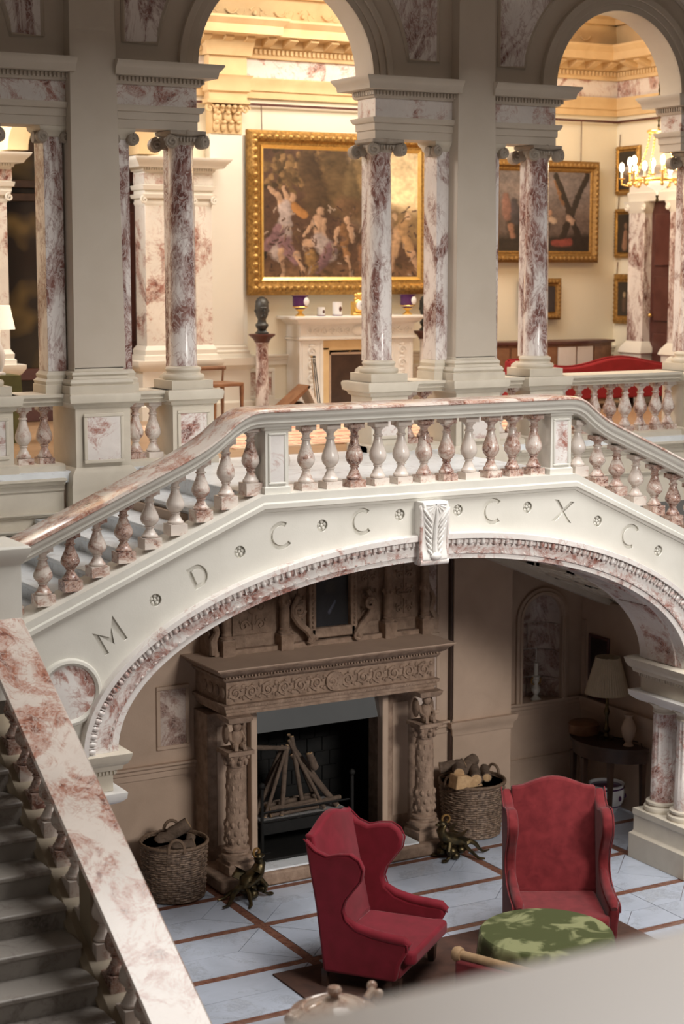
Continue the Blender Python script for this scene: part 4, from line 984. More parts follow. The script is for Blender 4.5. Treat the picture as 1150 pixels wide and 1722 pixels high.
def frame(par, x0, x1, z0, z1, y, fw, mat=GOLD, depth=.07, axis='y', leafs=True, fillet=GOLDB):
    prof = [(0, .0), (0, depth * .5), (fw * .18, depth * .7), (fw * .35, depth), (fw * .6, depth * .95), (fw * .8, depth * .55), (fw, depth * .45), (fw, 0)]
    def bars(profile, ofs=0):
        m = MB(); X0, X1, Z0, Z1 = x0 + ofs, x1 - ofs, z0 + ofs, z1 - ofs
        vs = []; n = len(profile)
        for d, h in profile: vs += [(X0 + d, Z0 + d, h), (X1 - d, Z0 + d, h), (X1 - d, Z1 - d, h), (X0 + d, Z1 - d, h)]
        V3 = [(a, y - h, b) if axis == 'y' else (y - h, a, b) for a, b, h in vs]
        fs = []
        for i in range(n - 1):
            for k in range(4): fs.append((4 * i + k, 4 * i + (k + 1) % 4, 4 * i + 4 + (k + 1) % 4, 4 * i + 4 + k))
        m.add(V3, fs); return m
    fr = bars(prof).build('frame', mat, par, smooth=30)
    fp = [(fw, .0), (fw, depth * .6), (fw + fw * .22, depth * .4), (fw * 1.25, 0)]
    bars(fp).build('gilt_fillet', fillet, fr, smooth=30)
    if leafs:
        m = MB(); st_ = fw * .55
        def put(a, b):
            c = (a, y - depth * .95, b) if axis == 'y' else (y - depth * .95, a, b)
            rr = (st_ * .42, depth * .22, st_ * .42) if axis == 'y' else (depth * .22, st_ * .42, st_ * .42)
            m.ball(c, *rr, 6, 4)
        q = min(x0, x1) + fw * .4; e = max(x0, x1) - fw * .4
        while q <= e: put(q, z0 + fw * .45); put(q, z1 - fw * .45); q += st_
        q = z0 + fw * .4
        while q <= z1 - fw * .4: put(min(x0, x1) + fw * .45, q); put(max(x0, x1) - fw * .45, q); q += st_
        tag(m.build('leaf_carving', mat, fr), kind='stuff')
    return fr
def flat(c):
    return lambda U, V: np.ones(U.shape + (3,)) * np.array(c)
pt = thing('portrait', 'dark portrait painting set in the carved overmantel above the lower fireplace', 'painting', (7.6, 13.6, 2.0))
canvas('canvas', pt, 7.43, 7.78, 2.06, 2.60, 13.64, flat((.012, .011, .012)), [(.5, .35, .5, .45, .16, .14, (.03, .024, .02), .6), (.45, .65, .5, 1.0, .3, .42, (.015, .015, .02), .4), (.45, .78, .62, .60, .04, .03, (.10, .11, .16), .5), (.15, .2, .3, .25, .05, .04, (.04, .04, .05), .9)], nx=60)
# --- polished hood at the top of the opening
hd = thing('fire_hood', 'dark reflective glass canopy across the top of the fire opening', 'fire hood', (7.4, 13.6, 1.3))
m = MB(); m.add([(6.80, 13.60, 1.47), (8.06, 13.60, 1.47), (8.06, 13.55, 1.20), (6.80, 13.55, 1.20), (6.80, 13.62, 1.47), (8.06, 13.62, 1.47), (8.06, 13.57, 1.20), (6.80, 13.57, 1.20)],
                [(0, 1, 2, 3), (4, 7, 6, 5), (0, 4, 5, 1), (1, 5, 6, 2), (2, 6, 7, 3), (3, 7, 4, 0)]).build('canopy', STEEL, hd)
# --- grate and logs
gr = thing('fire_grate', 'black iron fire grate standing in the hearth under the stacked sticks', 'grate', (7.28, 13.65, .14))
for zz_ in (.34, .42, .50): MB().tube([(6.85, 13.5, zz_), (7.72, 13.5, zz_)], .009, 6).build('front_bar', BLACK, gr)
MB().box(6.83, 7.74, 13.49, 13.52, .30, .40).build('front_plate', BLACK, gr)
for xx in (6.83, 7.73):
    m = MB(); m.tube([(xx, 13.48, .14), (xx, 13.48, .72)], .016, 8); m.ball((xx, 13.48, .75), .028, n=10, m=7); m.box(xx - .05, xx + .05, 13.42, 13.54, .14, .165); m.build('fire_dog_post', BLACK, gr)
    MB().tube([(xx, 13.5, .36), (xx, 13.95, .36)], .012, 6).build('side_bar', BLACK, gr)
for k in range(7): MB().tube([(6.85 + k * .145, 13.5, .36), (6.85 + k * .145, 13.95, .36)], .01, 6).build('floor_bar', BLACK, gr)
tag(MB().box(6.86, 7.70, 13.52, 13.94, .37, .42).build('ash_bed', ASH, gr, bevel=.02), kind='stuff')
random.seed(3)
def log(name, a, b, r, mat=BARK, cut=CUT, label='', cat='log', group=None, r2=None):
    a = Vector(a); b = Vector(b); c = (a + b) / 2
    t = thing(name, label, cat, tuple(c), group=group)
    n = 7; d = (b - a); per = d.orthogonal().normalized()
    pts = [tuple(a + d * (k / (n - 1)) + per * random.uniform(-.12, .12) * r * 1.5 - c) for k in range(n)]
    MB().tube(pts, [r * random.uniform(.9, 1.1) for _ in range(n - 1)] + [(r2 or r)], 10).build('bark', mat, t, local=True)
    for p, q in ((pts[0], pts[1]), (pts[-1], pts[-2])):
        p = Vector(p); q = Vector(q); u = (p - q).normalized()
        MB().tube([tuple(p - u * .002), tuple(p + u * .004)], (r2 or r) * .88, 10).build('cut_end', cut, t, local=True)
    return t
ap = (7.22, 13.72, 1.13)
for k, (bx_, by_) in enumerate(((6.90, 13.56), (7.05, 13.54), (7.62, 13.56), (7.48, 13.54), (7.30, 13.60), (6.95, 13.85), (7.55, 13.86), (7.66, 13.7), (6.88, 13.7))):
    log('stick', (bx_, by_, .44), (ap[0] + random.uniform(-.05, .05), ap[1] + (by_ - 13.7) * .12, ap[2] - random.uniform(0, .22)), .017 + .005 * (k % 3), STICKM, CUT, 'long stick leaning in the tepee stack over the fire grate', 'stick', 'sticks of the tepee stack in the grate')
for k in range(8):
    z = .445 + .03 * (k // 3); x0 = 6.95 + random.uniform(-.05, .12); yy = 13.56 + .11 * (k % 3)
    log('stick', (x0, yy, z), (x0 + random.uniform(.4, .6), yy + random.uniform(-.03, .03), z + random.uniform(.0, .04)), .02, STICKM, CUT, 'short stick lying flat at the foot of the tepee stack in the grate', 'stick', 'sticks lying flat in the grate')
log('long_stick', (6.72, 13.60, 1.08), (7.16, 13.66, 1.0), .022, STICKM, CUT, 'single stick jutting out left near the top of the stick stack', 'stick')
log('short_log', (7.36, 13.6, .94), (7.42, 13.6, .80), .035, STICKM, CUT, 'stubby log end caught high on the right of the stick stack', 'log')
# --- bronze dragon andirons
def andiron(loc, rz, lab, mir=1):
    t = thing('dragon_andiron', lab, 'andiron', loc, rz); t.scale = (1.1, .85, .78)
    m = MB()
    m.tube([(0, .12, .14), (0, .05, .20), (0, -.04, .22), (0, -.12, .26), (0, -.16, .34), (0, -.12, .40)], [.04, .07, .078, .06, .045, .034], 10)
    m.ball((0, -.14, .42), .038, .055, .034, 10, 7); m.ball((0, -.19, .41), .02, .035, .018, 8, 5)
    for q in ((.03, -.05, .10, .06), (-.04, -.12, .08, .05), (.02, .06, .10, .055), (-.03, .02, .06, .06), (.0, -.1, .15, .05), (.05, -.02, .05, .05)): m.ball(q[:3], q[3], q[3], q[3] * .9, 8, 6)
    m.build('dragon_body', BRONZE, t, local=True)
    MB().tube([(0, -.10 + .045 * math.cos(a), .47 + .045 * math.sin(a)) for a in np.linspace(0, 2 * PI, 15)[:-1]], .011, 6, closed=True).build('ring', GOLDO, t, local=True)
    m = MB(); m.tube([(0, .12, .14), (0, .18, .17), (.0, .25, .13), (0, .30, .06), (0, .35, .02), (0, .42, .03)], [.035, .032, .026, .02, .014, .008], 8); m.build('tail', BRONZE, t, local=True)
    for s in (-1, 1):
        m = MB(); m.add([(s * .04, -.04, .25), (s * .10, .10, .36), (s * .12, .02, .30), (s * .11, .12, .24), (s * .05, .08, .20), (s * .025, -.04, .25), (s * .085, .10, .36), (s * .10, .02, .30), (s * .09, .12, .24), (s * .03, .08, .20)],
                        [(0, 2, 1), (0, 3, 2), (0, 4, 3), (5, 6, 7), (5, 7, 8), (5, 8, 9), (0, 1, 6, 5), (1, 2, 7, 6), (2, 3, 8, 7), (3, 4, 9, 8), (4, 0, 5, 9)]); m.build('wing', BRONZE, t, local=True)
        m = MB(); m.tube([(s * .04, -.08, .20), (s * .08, -.12, .12), (s * .07, -.10, .05), (s * .09, -.16, .018)], [.03, .024, .018, .016], 8)
        m.ball((s * .09, -.17, .02), .028, .04, .018, 8, 5); m.build('foreleg', BRONZE, t, local=True)
        m = MB(); m.tube([(s * .03, .10, .14), (s * .09, .15, .08), (s * .13, .20, .02), (s * .15, .26, .012)], [.026, .02, .016, .01], 8); m.build('hind_foot', BRONZE, t, local=True)
    return t
andiron((6.42, 12.90, 0), R(115), 'bronze dragon andiron on the marble floor by the left wicker basket')
andiron((8.46, 12.93, 0), R(-95), 'bronze dragon andiron on the floor by the right fireplace column')
# --- wicker baskets
def basket(loc, rz, lab, r0, r1, h, ntu=24):
    t = thing('wicker_basket', lab, 'basket', loc, rz, 'wicker log baskets')
    m = MB(); n = 64
    for k in range(ntu):
        z = .02 + (h - .03) * k / (ntu - 1); r = lerp(r0, r1, k / (ntu - 1))
        m.tube([((r + .0055 * math.cos(16 * a + PI * (k % 2))) * math.cos(a), (r + .0055 * math.cos(16 * a + PI * (k % 2))) * math.sin(a), z + .003 * math.sin(5 * a + k)) for a in np.linspace(0, 2 * PI, n + 1)[:-1]], h / ntu * .47, 5, closed=True)
    tag(m.build('woven_withies', WEAVE, t, local=True), kind='stuff')
    for k in range(16):
        a = 2 * PI * k / 16 + .1
        MB().tube([(r0 * math.cos(a), r0 * math.sin(a), .01), (r1 * math.cos(a), r1 * math.sin(a), h)], .008, 5).build('stake', WICK, t, local=True)
    m = MB(); m.lathe([(0, .012), (r0, .012), (r1 - .012, h - .02)], 0, 0, 32); m.lathe([(0, .008), (r0 + .004, .008), (r1 - .006, h - .02)], 0, 0, 32)
    m.build('inner_wall', WICK, t, local=True)
    for s in (0, 1):
        m = MB(); off = s * .9
        m.tube([((r1 + .004) * math.cos(a), (r1 + .004) * math.sin(a), h + .006 * math.sin(30 * a + s * PI)) for a in np.linspace(0, 2 * PI, 91)[:-1]], .013, 6, closed=True); m.build('rim', WICK, t, local=True)
    for s in (-1, 1):
        m = MB(); m.tube([(r1 * s, .065 * math.cos(a), h + .005 + .085 * math.sin(a)) for a in np.linspace(-.3, PI + .3, 14)], .014, 7); m.build('handle', WICK, t, local=True)
    return t
basket((5.90, 13.27, 0), R(70), 'dark wicker basket of logs left of the stone fireplace', .25, .275, .47)
basket((9.0, 13.46, 0), R(15), 'pale woven wicker basket heaped with logs right of the fireplace', .26, .30, .50)
for a, b, r, lab in (((5.68, 13.20, .40), (6.02, 13.15, .46), .055, 'smooth dark log lying across the left basket'), ((5.80, 13.38, .44), (6.05, 13.30, .58), .055, 'split log poking up at the back right of the left basket'), ((5.95, 13.10, .40), (6.03, 13.22, .50), .04, 'broken pale-ended log at the front right of the left basket'), ((5.70, 13.38, .36), (5.95, 13.42, .40), .06, 'log low at the back of the left basket')):
    log('firewood_log', a, b, r, BARK, CUT, lab)
for a, b, r, lab in (((8.72, 13.58, .62), (8.92, 13.48, .66), .05, 'dark round log on top of the right basket heap'), ((8.80, 13.42, .55), (9.12, 13.62, .64), .06, 'grey log lying back across the top of the right basket'), ((8.76, 13.30, .64), (8.90, 13.56, .63), .055, 'barked log at the left of the right basket heap'),
                      ((8.90, 13.25, .565), (9.05, 13.52, .58), .055, 'log showing a round cut end in the middle of the right basket'), ((9.03, 13.27, .56), (9.16, 13.50, .58), .042, 'thin log showing its cut end at the right of the right basket')):
    log('firewood_log', a, b, r, BARK, CUT, lab)
tp = thing('split_log', 'pale split log slab at the front left of the right basket heap', 'log', (8.8, 13.3, .52))
MB().prism([(8.68, .50), (8.98, .50), (8.94, .56), (8.80, .62), (8.70, .63)], 'y', 13.24, 13.38).build('split_face', CUT, tp, bevel=.01)
# --- wing chairs
def wing_chair(lab, loc, rz, mat, hgt=1.0, wd=1.0, th=.065):
    t = thing('wing_chair', lab, 'armchair', loc, rz)
    W = .34 * wd
    # side panels: outline in (y, z); front is -y
    outline = [(.32, .12), (-.24, .12), (-.27, .25), (-.335, .37), (-.33, .415), (-.29, .43), (-.18, .43), (-.05, .44), (.06, .47), (.14, .53), (.165, .60), (.14, .68), (.08, .76), (.02, .84), (.005, .92), (.04, .99), (.11, 1.025), (.20, 1.015), (.29, .99), (.38, 1.02), (.47, 1.10), (.38, .6)]
    outline = [(a, b * hgt) for a, b in outline]
    for s in (-1, 1):
        m = MB(); x0 = s * W; x1 = s * (W + th)
        m.prism(outline, 'x', min(x0, x1), max(x0, x1)); sp = m.build('wing_side', mat, t, local=True, bevel=.024, seg=3, smooth=60)
        m = MB(); m.tube([(s * (W + .035), y, z * hgt) for y, z in ((.16, .53), (.06, .475), (-.08, .445), (-.20, .435), (-.30, .43), (-.345, .40))], [.028, .036, .038, .04, .04, .026], 10); m.build('arm_roll', mat, sp, local=True)
        m = MB(); m.tube([(s * (W + th), y, z) for y, z in outline[3:21]], .006, 5); m.build('piping', mat, sp, local=True)
    # back with humped crest
    n = 14; F = []; vs = []
    for j, (fz) in enumerate(np.linspace(0, 1, 8)):
        for i in range(n + 1):
            u = -1 + 2 * i / n; top_ = 1.115 + .075 * max(0, math.cos(u * PI * .62)) ** 1.2
            z = lerp(.30, top_, fz) * hgt; y = lerp(.255, .42, fz) - .035 * (1 - u * u) * math.sin(PI * min(1, fz * 1.05)); vs.append((u * (W + .01), y, z))
    nb = len(vs)
    for j in range(8):
        for i in range(n + 1):
            x, y, z = vs[j * (n + 1) + i]; vs.append((x, lerp(.33, .49, j / 7), z))
    q = n + 1
    for j in range(7):
        for i in range(n):
            a = j * q + i; F += [(a, a + 1, a + q + 1, a + q), (nb + a, nb + a + q, nb + a + q + 1, nb + a + 1)]
        F += [(j * q, j * q + q, nb + j * q + q, nb + j * q), (j * q + n, nb + j * q + n, nb + j * q + q + n, j * q + q + n)]
    for i in range(n): F += [(i, nb + i, nb + i + 1, i + 1), (7 * q + i, 7 * q + i + 1, nb + 7 * q + i + 1, nb + 7 * q + i)]
    m = MB(); m.add(vs, F); m.build('backrest', mat, t, local=True, bevel=.018, seg=3, smooth=60)
    MB().box(-W, W, .26, .33, .12, .36).build('back_panel', mat, t, local=True)
    MB().box(-W, W, -.25, .30, .12, .24).build('seat_frame', mat, t, local=True, bevel=.015)
    m = MB(); m.prism([(-W + .008, .27), (-W + .008, -.26), (-W - .02, -.30), (-W + .01, -.37), (W - .01, -.37), (W + .02, -.30), (W - .008, -.26), (W - .008, .27)], 'z', .235, .345)
    m.build('seat_cushion', mat, t, local=True, bevel=.03, seg=3, smooth=60)
    for s in (-1, 1):
        MB().stack(s * (W + .01) - .025, s * (W + .01) + .025, -.26, -.21, [(0, -.006), (.02, 0), (.13, .006)]).build('leg', WOODD, t, local=True)
        MB().stack(s * (W + .01) - .022, s * (W + .01) + .022, .30, .345, [(0, 0), (.13, .0)]).build('leg', WOODD, t, local=True)
    return t
wing_chair('crimson velvet wing chair seen in profile, facing right, in front of the fireplace', (6.55, 10.93, .014), R(38), VELV, 1.0, 1.06)
wing_chair('faded rose-red velvet wing chair facing the viewer behind the green table', (8.01, 10.75, .014), R(-28), VELV2, 1.02, .95, .085)
# --- round table under green cloth
tb = thing('round_table', 'low round table hidden under the green velvet cloth', 'table', (7.13, 9.72, .014))
MB().lathe([(0, .585), (.44, .585), (.44, .605), (0, .605)], 0, 0, 40).build('table_top', WOODD, tb, local=True)
MB().lathe([(.2, 0), (.2, .03), (.04, .06), (.035, .4), (.1, .58)], 0, 0, 20).build('pedestal', WOODD, tb, local=True)
m = MB(); n = 120; vs = []; fs = []
rings = [(0.0, .618, 0), (.15, .618, 0), (.30, .618, 0), (.42, .618, 0), (.455, .615, .0), (.468, .60, .002), (.472, .56, .006), (.475, .45, .016), (.48, .30, .026), (.485, .15, .034), (.49, .03, .04)]
for r, z, a in rings[1:]:
    for k in range(n):
        t_ = 2 * PI * k / n; q = r + a * math.sin(14 * t_ + .8 * math.sin(3 * t_)); vs.append((q * math.cos(t_), q * math.sin(t_), z))
vs.append((0, 0, .618))
for i in range(len(rings) - 2):
    for k in range(n): fs.append((i * n + k, i * n + (k + 1) % n, (i + 1) * n + (k + 1) % n, (i + 1) * n + k))
for k in range(n): fs.append((len(vs) - 1, (k + 1) % n, k))
m.add(vs, fs); o = m.build('tablecloth', GCLOTH, None, loc=(7.13, 9.72, .014)); tag(o, 'mottled green velvet cloth draped over the low round table', 'tablecloth')
# --- settee, mostly below the frame
se = thing('settee', 'low settee with tan rolled top edge in front of the green table', 'sofa', (6.44, 9.75, 0), R(-64))
m = MB(); m.box(-.02, 1.1, -.05, .06, .12, .56); m.build('back', VELV2, se, local=True, bevel=.02)
MB().tube([(.0, 0, .585), (.3, 0, .58), (.6, 0, .58), (1.1, 0, .58)], .032, 12).build('top_roll', TAN, se, local=True)
m = MB(); m.M = Matrix.Translation((-.02, 0, .585)) @ Matrix.Rotation(PI / 2, 4, 'Y'); m.lathe([(0, -.035), (.045, -.03), (.055, 0), (.045, .03), (0, .035)], 0, 0, 20); m.M = None; m.build('scroll_end', TAN, se, local=True)
MB().box(0, 1.1, .05, .25, .12, .36).build('seat', VELV2, se, local=True, bevel=.02)
for xx in (.02, 1.05): MB().box(xx, xx + .04, -.02, .03, 0, .13).build('leg', WOODD, se, local=True)
# --- rug
o = MB().box(5.82, 8.74, 8.2, 11.33, .001, .014).build('rug', CARPETM, None); tag(o, 'dark brown rug under the red wing chairs and green table', 'rug')
# --- marble urn near the foot of the stairs
ur = thing('lidded_urn', 'brown veined stone urn with knobbed lid at the bottom of the photo', 'urn', (4.21, 7.52, 0))
MB().stack(-.15, .15, -.15, .15, [(0, .035), (.12, .035), (.14, 0), (1.05, 0), (1.07, .03), (1.12, .03)]).build('pedestal', STONE, ur, local=True)
MB().lathe([(.08, 1.12), (.09, 1.14), (.05, 1.17), (.06, 1.20), (.16, 1.27), (.235, 1.36), (.25, 1.42), (.235, 1.46), (.215, 1.475)], 0, 0, 40).build('bowl', AGATE, ur, local=True)
ld = MB().lathe([(.222, 1.475), (.225, 1.49), (.19, 1.505), (.165, 1.52), (.155, 1.515), (.10, 1.545), (.05, 1.56), (.03, 1.565), (0, 1.565)], 0, 0, 40).build('lid', AGATE, ur, local=True)
MB().lathe([(.022, 1.56), (.02, 1.575), (.036, 1.59), (.04, 1.605), (.03, 1.62), (0, 1.626)], 0, 0, 20).build('knob', AGATE, ld, local=True)
for s in (-1, 1):
    m = MB(); m.M = Matrix.Rotation(R(15), 4, 'Z')
    m.tube([(s * .22, 0, 1.40), (s * .29, 0, 1.42), (s * .31, 0, 1.48), (s * .27, 0, 1.52), (s * .23, 0, 1.49)], [.02, .022, .024, .026, .02], 8); m.ball((s * .29, .02, 1.535), .028); m.ball((s * .27, -.05, 1.52), .024); m.M = None
    m.build('handle', AGATE, ur, local=True)
# --- half-round side table with lamp, drum box, bowl below
ct = thing('side_table', 'dark half-round side table against the shadowed right wall', 'table', (10.64, 13.42, 0))
hr = [(.0 + .42 * math.cos(a) * 1.0, .5 * math.sin(a)) for a in np.linspace(PI / 2, 3 * PI / 2, 21)]
MB().prism(hr, 'z', .67, .70).build('table_top', WOODD, ct, local=True)
MB().prism([(a * .93, b * .93) for a, b in hr], 'z', .55, .67).build('apron', WOODD, ct, local=True)
for a in (95, 140, 180, 220, 265):
    x, y = .38 * math.cos(R(a)), .45 * math.sin(R(a)); MB().stack(x - .02, x + .02, y - .02, y + .02, [(0, .0), (.04, .008), (.05, -.004), (.55, .006)]).build('leg', WOODD, ct, local=True)
lp = thing('table_lamp', 'table lamp with pleated shade on the dark side table', 'lamp', (10.52, 13.42, .70))
MB().lathe([(.07, 0), (.07, .015), (.03, .03), (.02, .06), (.035, .09), (.018, .13), (.014, .22), (.03, .27), (.016, .31), (.012, .42), (.028, .44), (.01, .46), (.01, .56)], 0, 0, 16).build('lamp_base', BRONZE, lp, local=True)
m = MB(); vs = []; fs = []; n = 96
for i, (r, z) in enumerate(((.215, .45), (.212, .455), (.115, .80), (.118, .805))):
    for k in range(n): q = r + (.004 if k % 2 else -.004); vs.append((q * math.cos(2 * PI * k / n), q * math.sin(2 * PI * k / n), z))
for i in range(3):
    for k in range(n): fs.append((i * n + k, i * n + (k + 1) % n, (i + 1) * n + (k + 1) % n, (i + 1) * n + k))
m.add(vs, fs).build('pleated_shade', LINEN, lp, local=True, smooth=0)
MB().tube([(0.03, -.02, .02), (.12, -.1, .01), (.18, -.3, .005), (.1, -.42, .0)], .004, 5).build('cord', BLACK, lp, local=True)
m = MB().lathe([(0, 0), (.14, 0), (.15, .02), (.15, .09), (.155, .10), (.13, .12), (0, .13)], 0, 0, 28); o = m.build('drum_box', WOODM, None, loc=(10.46, 13.70, .70)); tag(o, 'low round wooden box at the left of the side table beside the lamp', 'box')
m = MB().lathe([(.0, 0), (.05, 0), (.03, .03), (.06, .10), (.075, .17), (.05, .24), (.03, .27), (.045, .30)], 0, 0, 20); o = m.build('pale_vase', BROWNST, None, loc=(10.55, 13.12, .70)); tag(o, 'small pale vase right of the lamp on the side table', 'vase')
jd = thing('porcelain_bowl', 'white and blue porcelain bowl on the floor under the side table', 'bowl', (10.50, 13.38, 0))
jd.scale = (.85, .85, .95)
MB().lathe([(.0, .0), (.12, .0), (.13, .02), (.17, .06), (.205, .14), (.21, .22), (.195, .27), (.205, .29), (.19, .29), (.18, .26), (0, .25)], 0, 0, 36).build('bowl', PORC, jd, local=True)
for z in (.075, .255): MB().lathe([(.176 if z < .1 else .202, z - .008), (.182 if z < .1 else .206, z), (.176 if z < .1 else .202, z + .008)], 0, 0, 36).build('blue_band', COBALT, jd, local=True)
for k in range(9):
    a = 2 * PI * k / 9; m = MB(); m.ball((.204 * math.cos(a), .204 * math.sin(a), .165), .022, .022, .03, 7, 5); m.build('painted_flower', COBALT, jd, local=True)
cs = thing('niche_candlestick', 'ornate candlestick with a white candle standing in the marble niche', 'candlestick', (10.19, 14.13, .97))
MB().lathe([(.05, 0), (.055, .01), (.03, .03), (.02, .06), (.04, .09), (.045, .12), (.02, .16), (.03, .19), (.038, .21), (.03, .22), (.045, .245), (.03, .25)], 0, 0, 18).build('stem', PLAST, cs, local=True)
for s in (-1, 1): MB().tube([(s * .02, 0, .16), (s * .05, 0, .17), (s * .055, 0, .21), (s * .035, 0, .235)], .008, 6).build('side_scroll', GOLDO, cs, local=True)
MB().lathe([(.022, .25), (.022, .375), (0, .378)], 0, 0, 14).build('candle', WAX, cs, local=True)
sp_ = thing('dark_picture', 'small dark picture on the shadowed wall behind the pleated lamp', 'picture', (10.68, 13.75, 1.3))
canvas('canvas', sp_, 13.64, 13.90, 1.02, 1.60, 10.677, flat((.03, .02, .016)), [(.4, .4, .5, .7, .2, .25, (.07, .045, .03), .7)], nx=40, axis='x')
frame(sp_, 13.61, 13.93, .99, 1.63, 10.685, .03, WOODR, .02, 'x', leafs=False, fillet=WOODD)
# ================================================================== GALLERY ROOM OBJECTS
# --- great painting
gp = thing('great_painting', 'huge mythological oil painting in a heavy gilt frame above the white mantel', 'painting', (10.3, 18.2, 5.8))
def gbase(U, V):
    im = np.ones(U.shape + (3,)) * np.array((.07, .036, .022))
    sky = np.clip((U - .50) / .2, 0, 1) * np.clip((.62 - V) / .25, 0, 1)
    im = im * (1 - sky[..., None]) + np.array((.52, .40, .24)) * sky[..., None]
    glow = np.exp(-((U - .9) ** 2 / .02 + (V - .38) ** 2 / .03))[..., None]
    im = im + np.array((.35, .27, .15)) * glow
    gnd = np.clip((V - .84) / .1, 0, 1)[..., None]
    im = im * (1 - gnd) + np.array((.16, .085, .045)) * gnd
    return im
sk, wh, pk, gn = (.40, .25, .16), (.36, .29, .27), (.20, .11, .12), (.10, .07, .03)
caps = [(.45, .10, .50, .35, .10, .14, (.09, .055, .025), .5), (.28, .10, .34, .4, .08, .1, (.07, .04, .02), .5), (.58, .14, .55, .4, .06, .08, (.10, .065, .03), .5), (.62, .12, .66, .3, .05, .05, (.17, .11, .05), .7), (.75, .5, 1.0, .6, .08, .1, (.24, .15, .07), .8), (.5, .42, .72, .5, .06, .08, (.11, .06, .03), .6),
        (.04, .30, .09, .36, .016, .02, sk, .4), (.13, .30, .16, .42, .014, .02, sk, .4), (.09, .36, .13, .44, .02, .03, sk, .4), (.185, .37, .185, .38, .024, .024, sk, .4), (.14, .44, .15, .56, .045, .04, wh, .4), (.14, .54, .10, .76, .045, .07, wh, .4), (.10, .62, .03, .75, .04, .03, pk, .5), (.13, .72, .20, .85, .05, .03, pk, .5), (.115, .78, .12, .97, .022, .014, sk, .4), (.20, .80, .25, .93, .022, .016, sk, .4), (.20, .44, .26, .5, .03, .03, (.35, .16, .05), .4),
        (.36, .46, .36, .47, .026, .024, sk, .3), (.345, .53, .355, .62, .035, .04, sk, .4), (.31, .55, .26, .66, .016, .014, sk, .4), (.38, .54, .39, .66, .016, .016, sk, .4), (.25, .72, .36, .70, .018, .026, sk, .4), (.345, .62, .345, .63, .02, .02, sk, .4), (.36, .70, .42, .80, .06, .055, wh, .4), (.42, .76, .34, .92, .045, .03, pk, .4), (.29, .82, .31, .90, .05, .04, (.32, .18, .07), .4),
        (.525, .53, .525, .54, .024, .022, sk, .4), (.50, .60, .52, .68, .032, .03, (.18, .09, .04), .4), (.54, .58, .56, .70, .016, .014, sk, .4), (.51, .72, .53, .82, .03, .025, (.28, .14, .06), .4), (.53, .82, .55, .97, .016, .012, sk, .4), (.47, .6, .45, .74, .014, .012, sk, .4),
        (.66, .60, .67, .72, .035, .04, (.40, .22, .15), .5), (.69, .5, .69, .51, .022, .02, sk, .4), (.64, .76, .62, .92, .04, .03, (.22, .11, .06), .5), (.72, .66, .74, .9, .05, .04, (.30, .16, .08), .6), (.80, .55, .82, .72, .04, .04, (.38, .24, .15), .5), (.84, .5, .84, .51, .022, .02, (.5, .33, .2), .4), (.86, .60, .84, .80, .03, .03, (.45, .28, .16), .5), (.90, .58, .93, .78, .045, .035, (.42, .25, .12), .5), (.93, .5, .93, .51, .024, .02, (.5, .33, .2), .4), (.95, .8, .99, .92, .025, .015, sk, .5), (.83, .82, .80, .93, .02, .014, sk, .5)]
random.seed(11)
fol = []
for k in range(280):
    cl_ = random.choice(((.30, .2, .12, .16), (.53, .24, .1, .16), (.42, .2, .12, .16), (.12, .15, .14, .15)))
    u_, v_ = random.gauss(cl_[0], cl_[2] * .55), random.gauss(cl_[1], cl_[3] * .5); b_ = random.uniform(.3, 2.6)
    fol.append((u_, v_, u_ + random.uniform(-.015, .015), v_ + .01, .016, .012, (.11 * b_, .065 * b_, .028 * b_), .7))
for k in range(70):
    u_, v_ = random.uniform(0, 1), random.uniform(.55, 1); b_ = random.uniform(.15, 1.0) * (.4 + u_)
    fol.append((u_, v_, u_ + random.uniform(-.03, .03), v_ + random.uniform(-.04, .04), .014, .008, (.20 * b_, .11 * b_, .055 * b_), .8))
caps = [(a, b, c, d, e * .82, f * .82, g, max(h, .5)) for a, b, c, d, e, f, g, h in caps]
for k in range(170):
    u_, v_ = random.uniform(.02, .98), random.uniform(.42, .97); a_ = random.uniform(0, 6.28); l_ = random.uniform(.01, .035)
    q_ = random.choice(((.05, .025, .018), (.09, .045, .03), (.16, .09, .06), (.30, .22, .17)))
    caps.append((u_, v_, u_ + l_ * math.cos(a_), v_ + l_ * 1.4 * abs(math.sin(a_)), .005, .003, q_, 1.0))
caps = fol + caps
canvas('canvas', gp, 9.26, 11.32, 5.06, 6.52, 18.17, gbase, caps, nx=300, grain=.22)
frame(gp, 9.07, 11.50, 4.89, 6.72, 18.21, .165, GOLD, .10)
for xx in (9.28, 11.3): MB().tube([(xx, 18.22, 6.70), (xx, 18.23, 7.0)], .006, 5).build('hanging_cord', WOODR, gp)
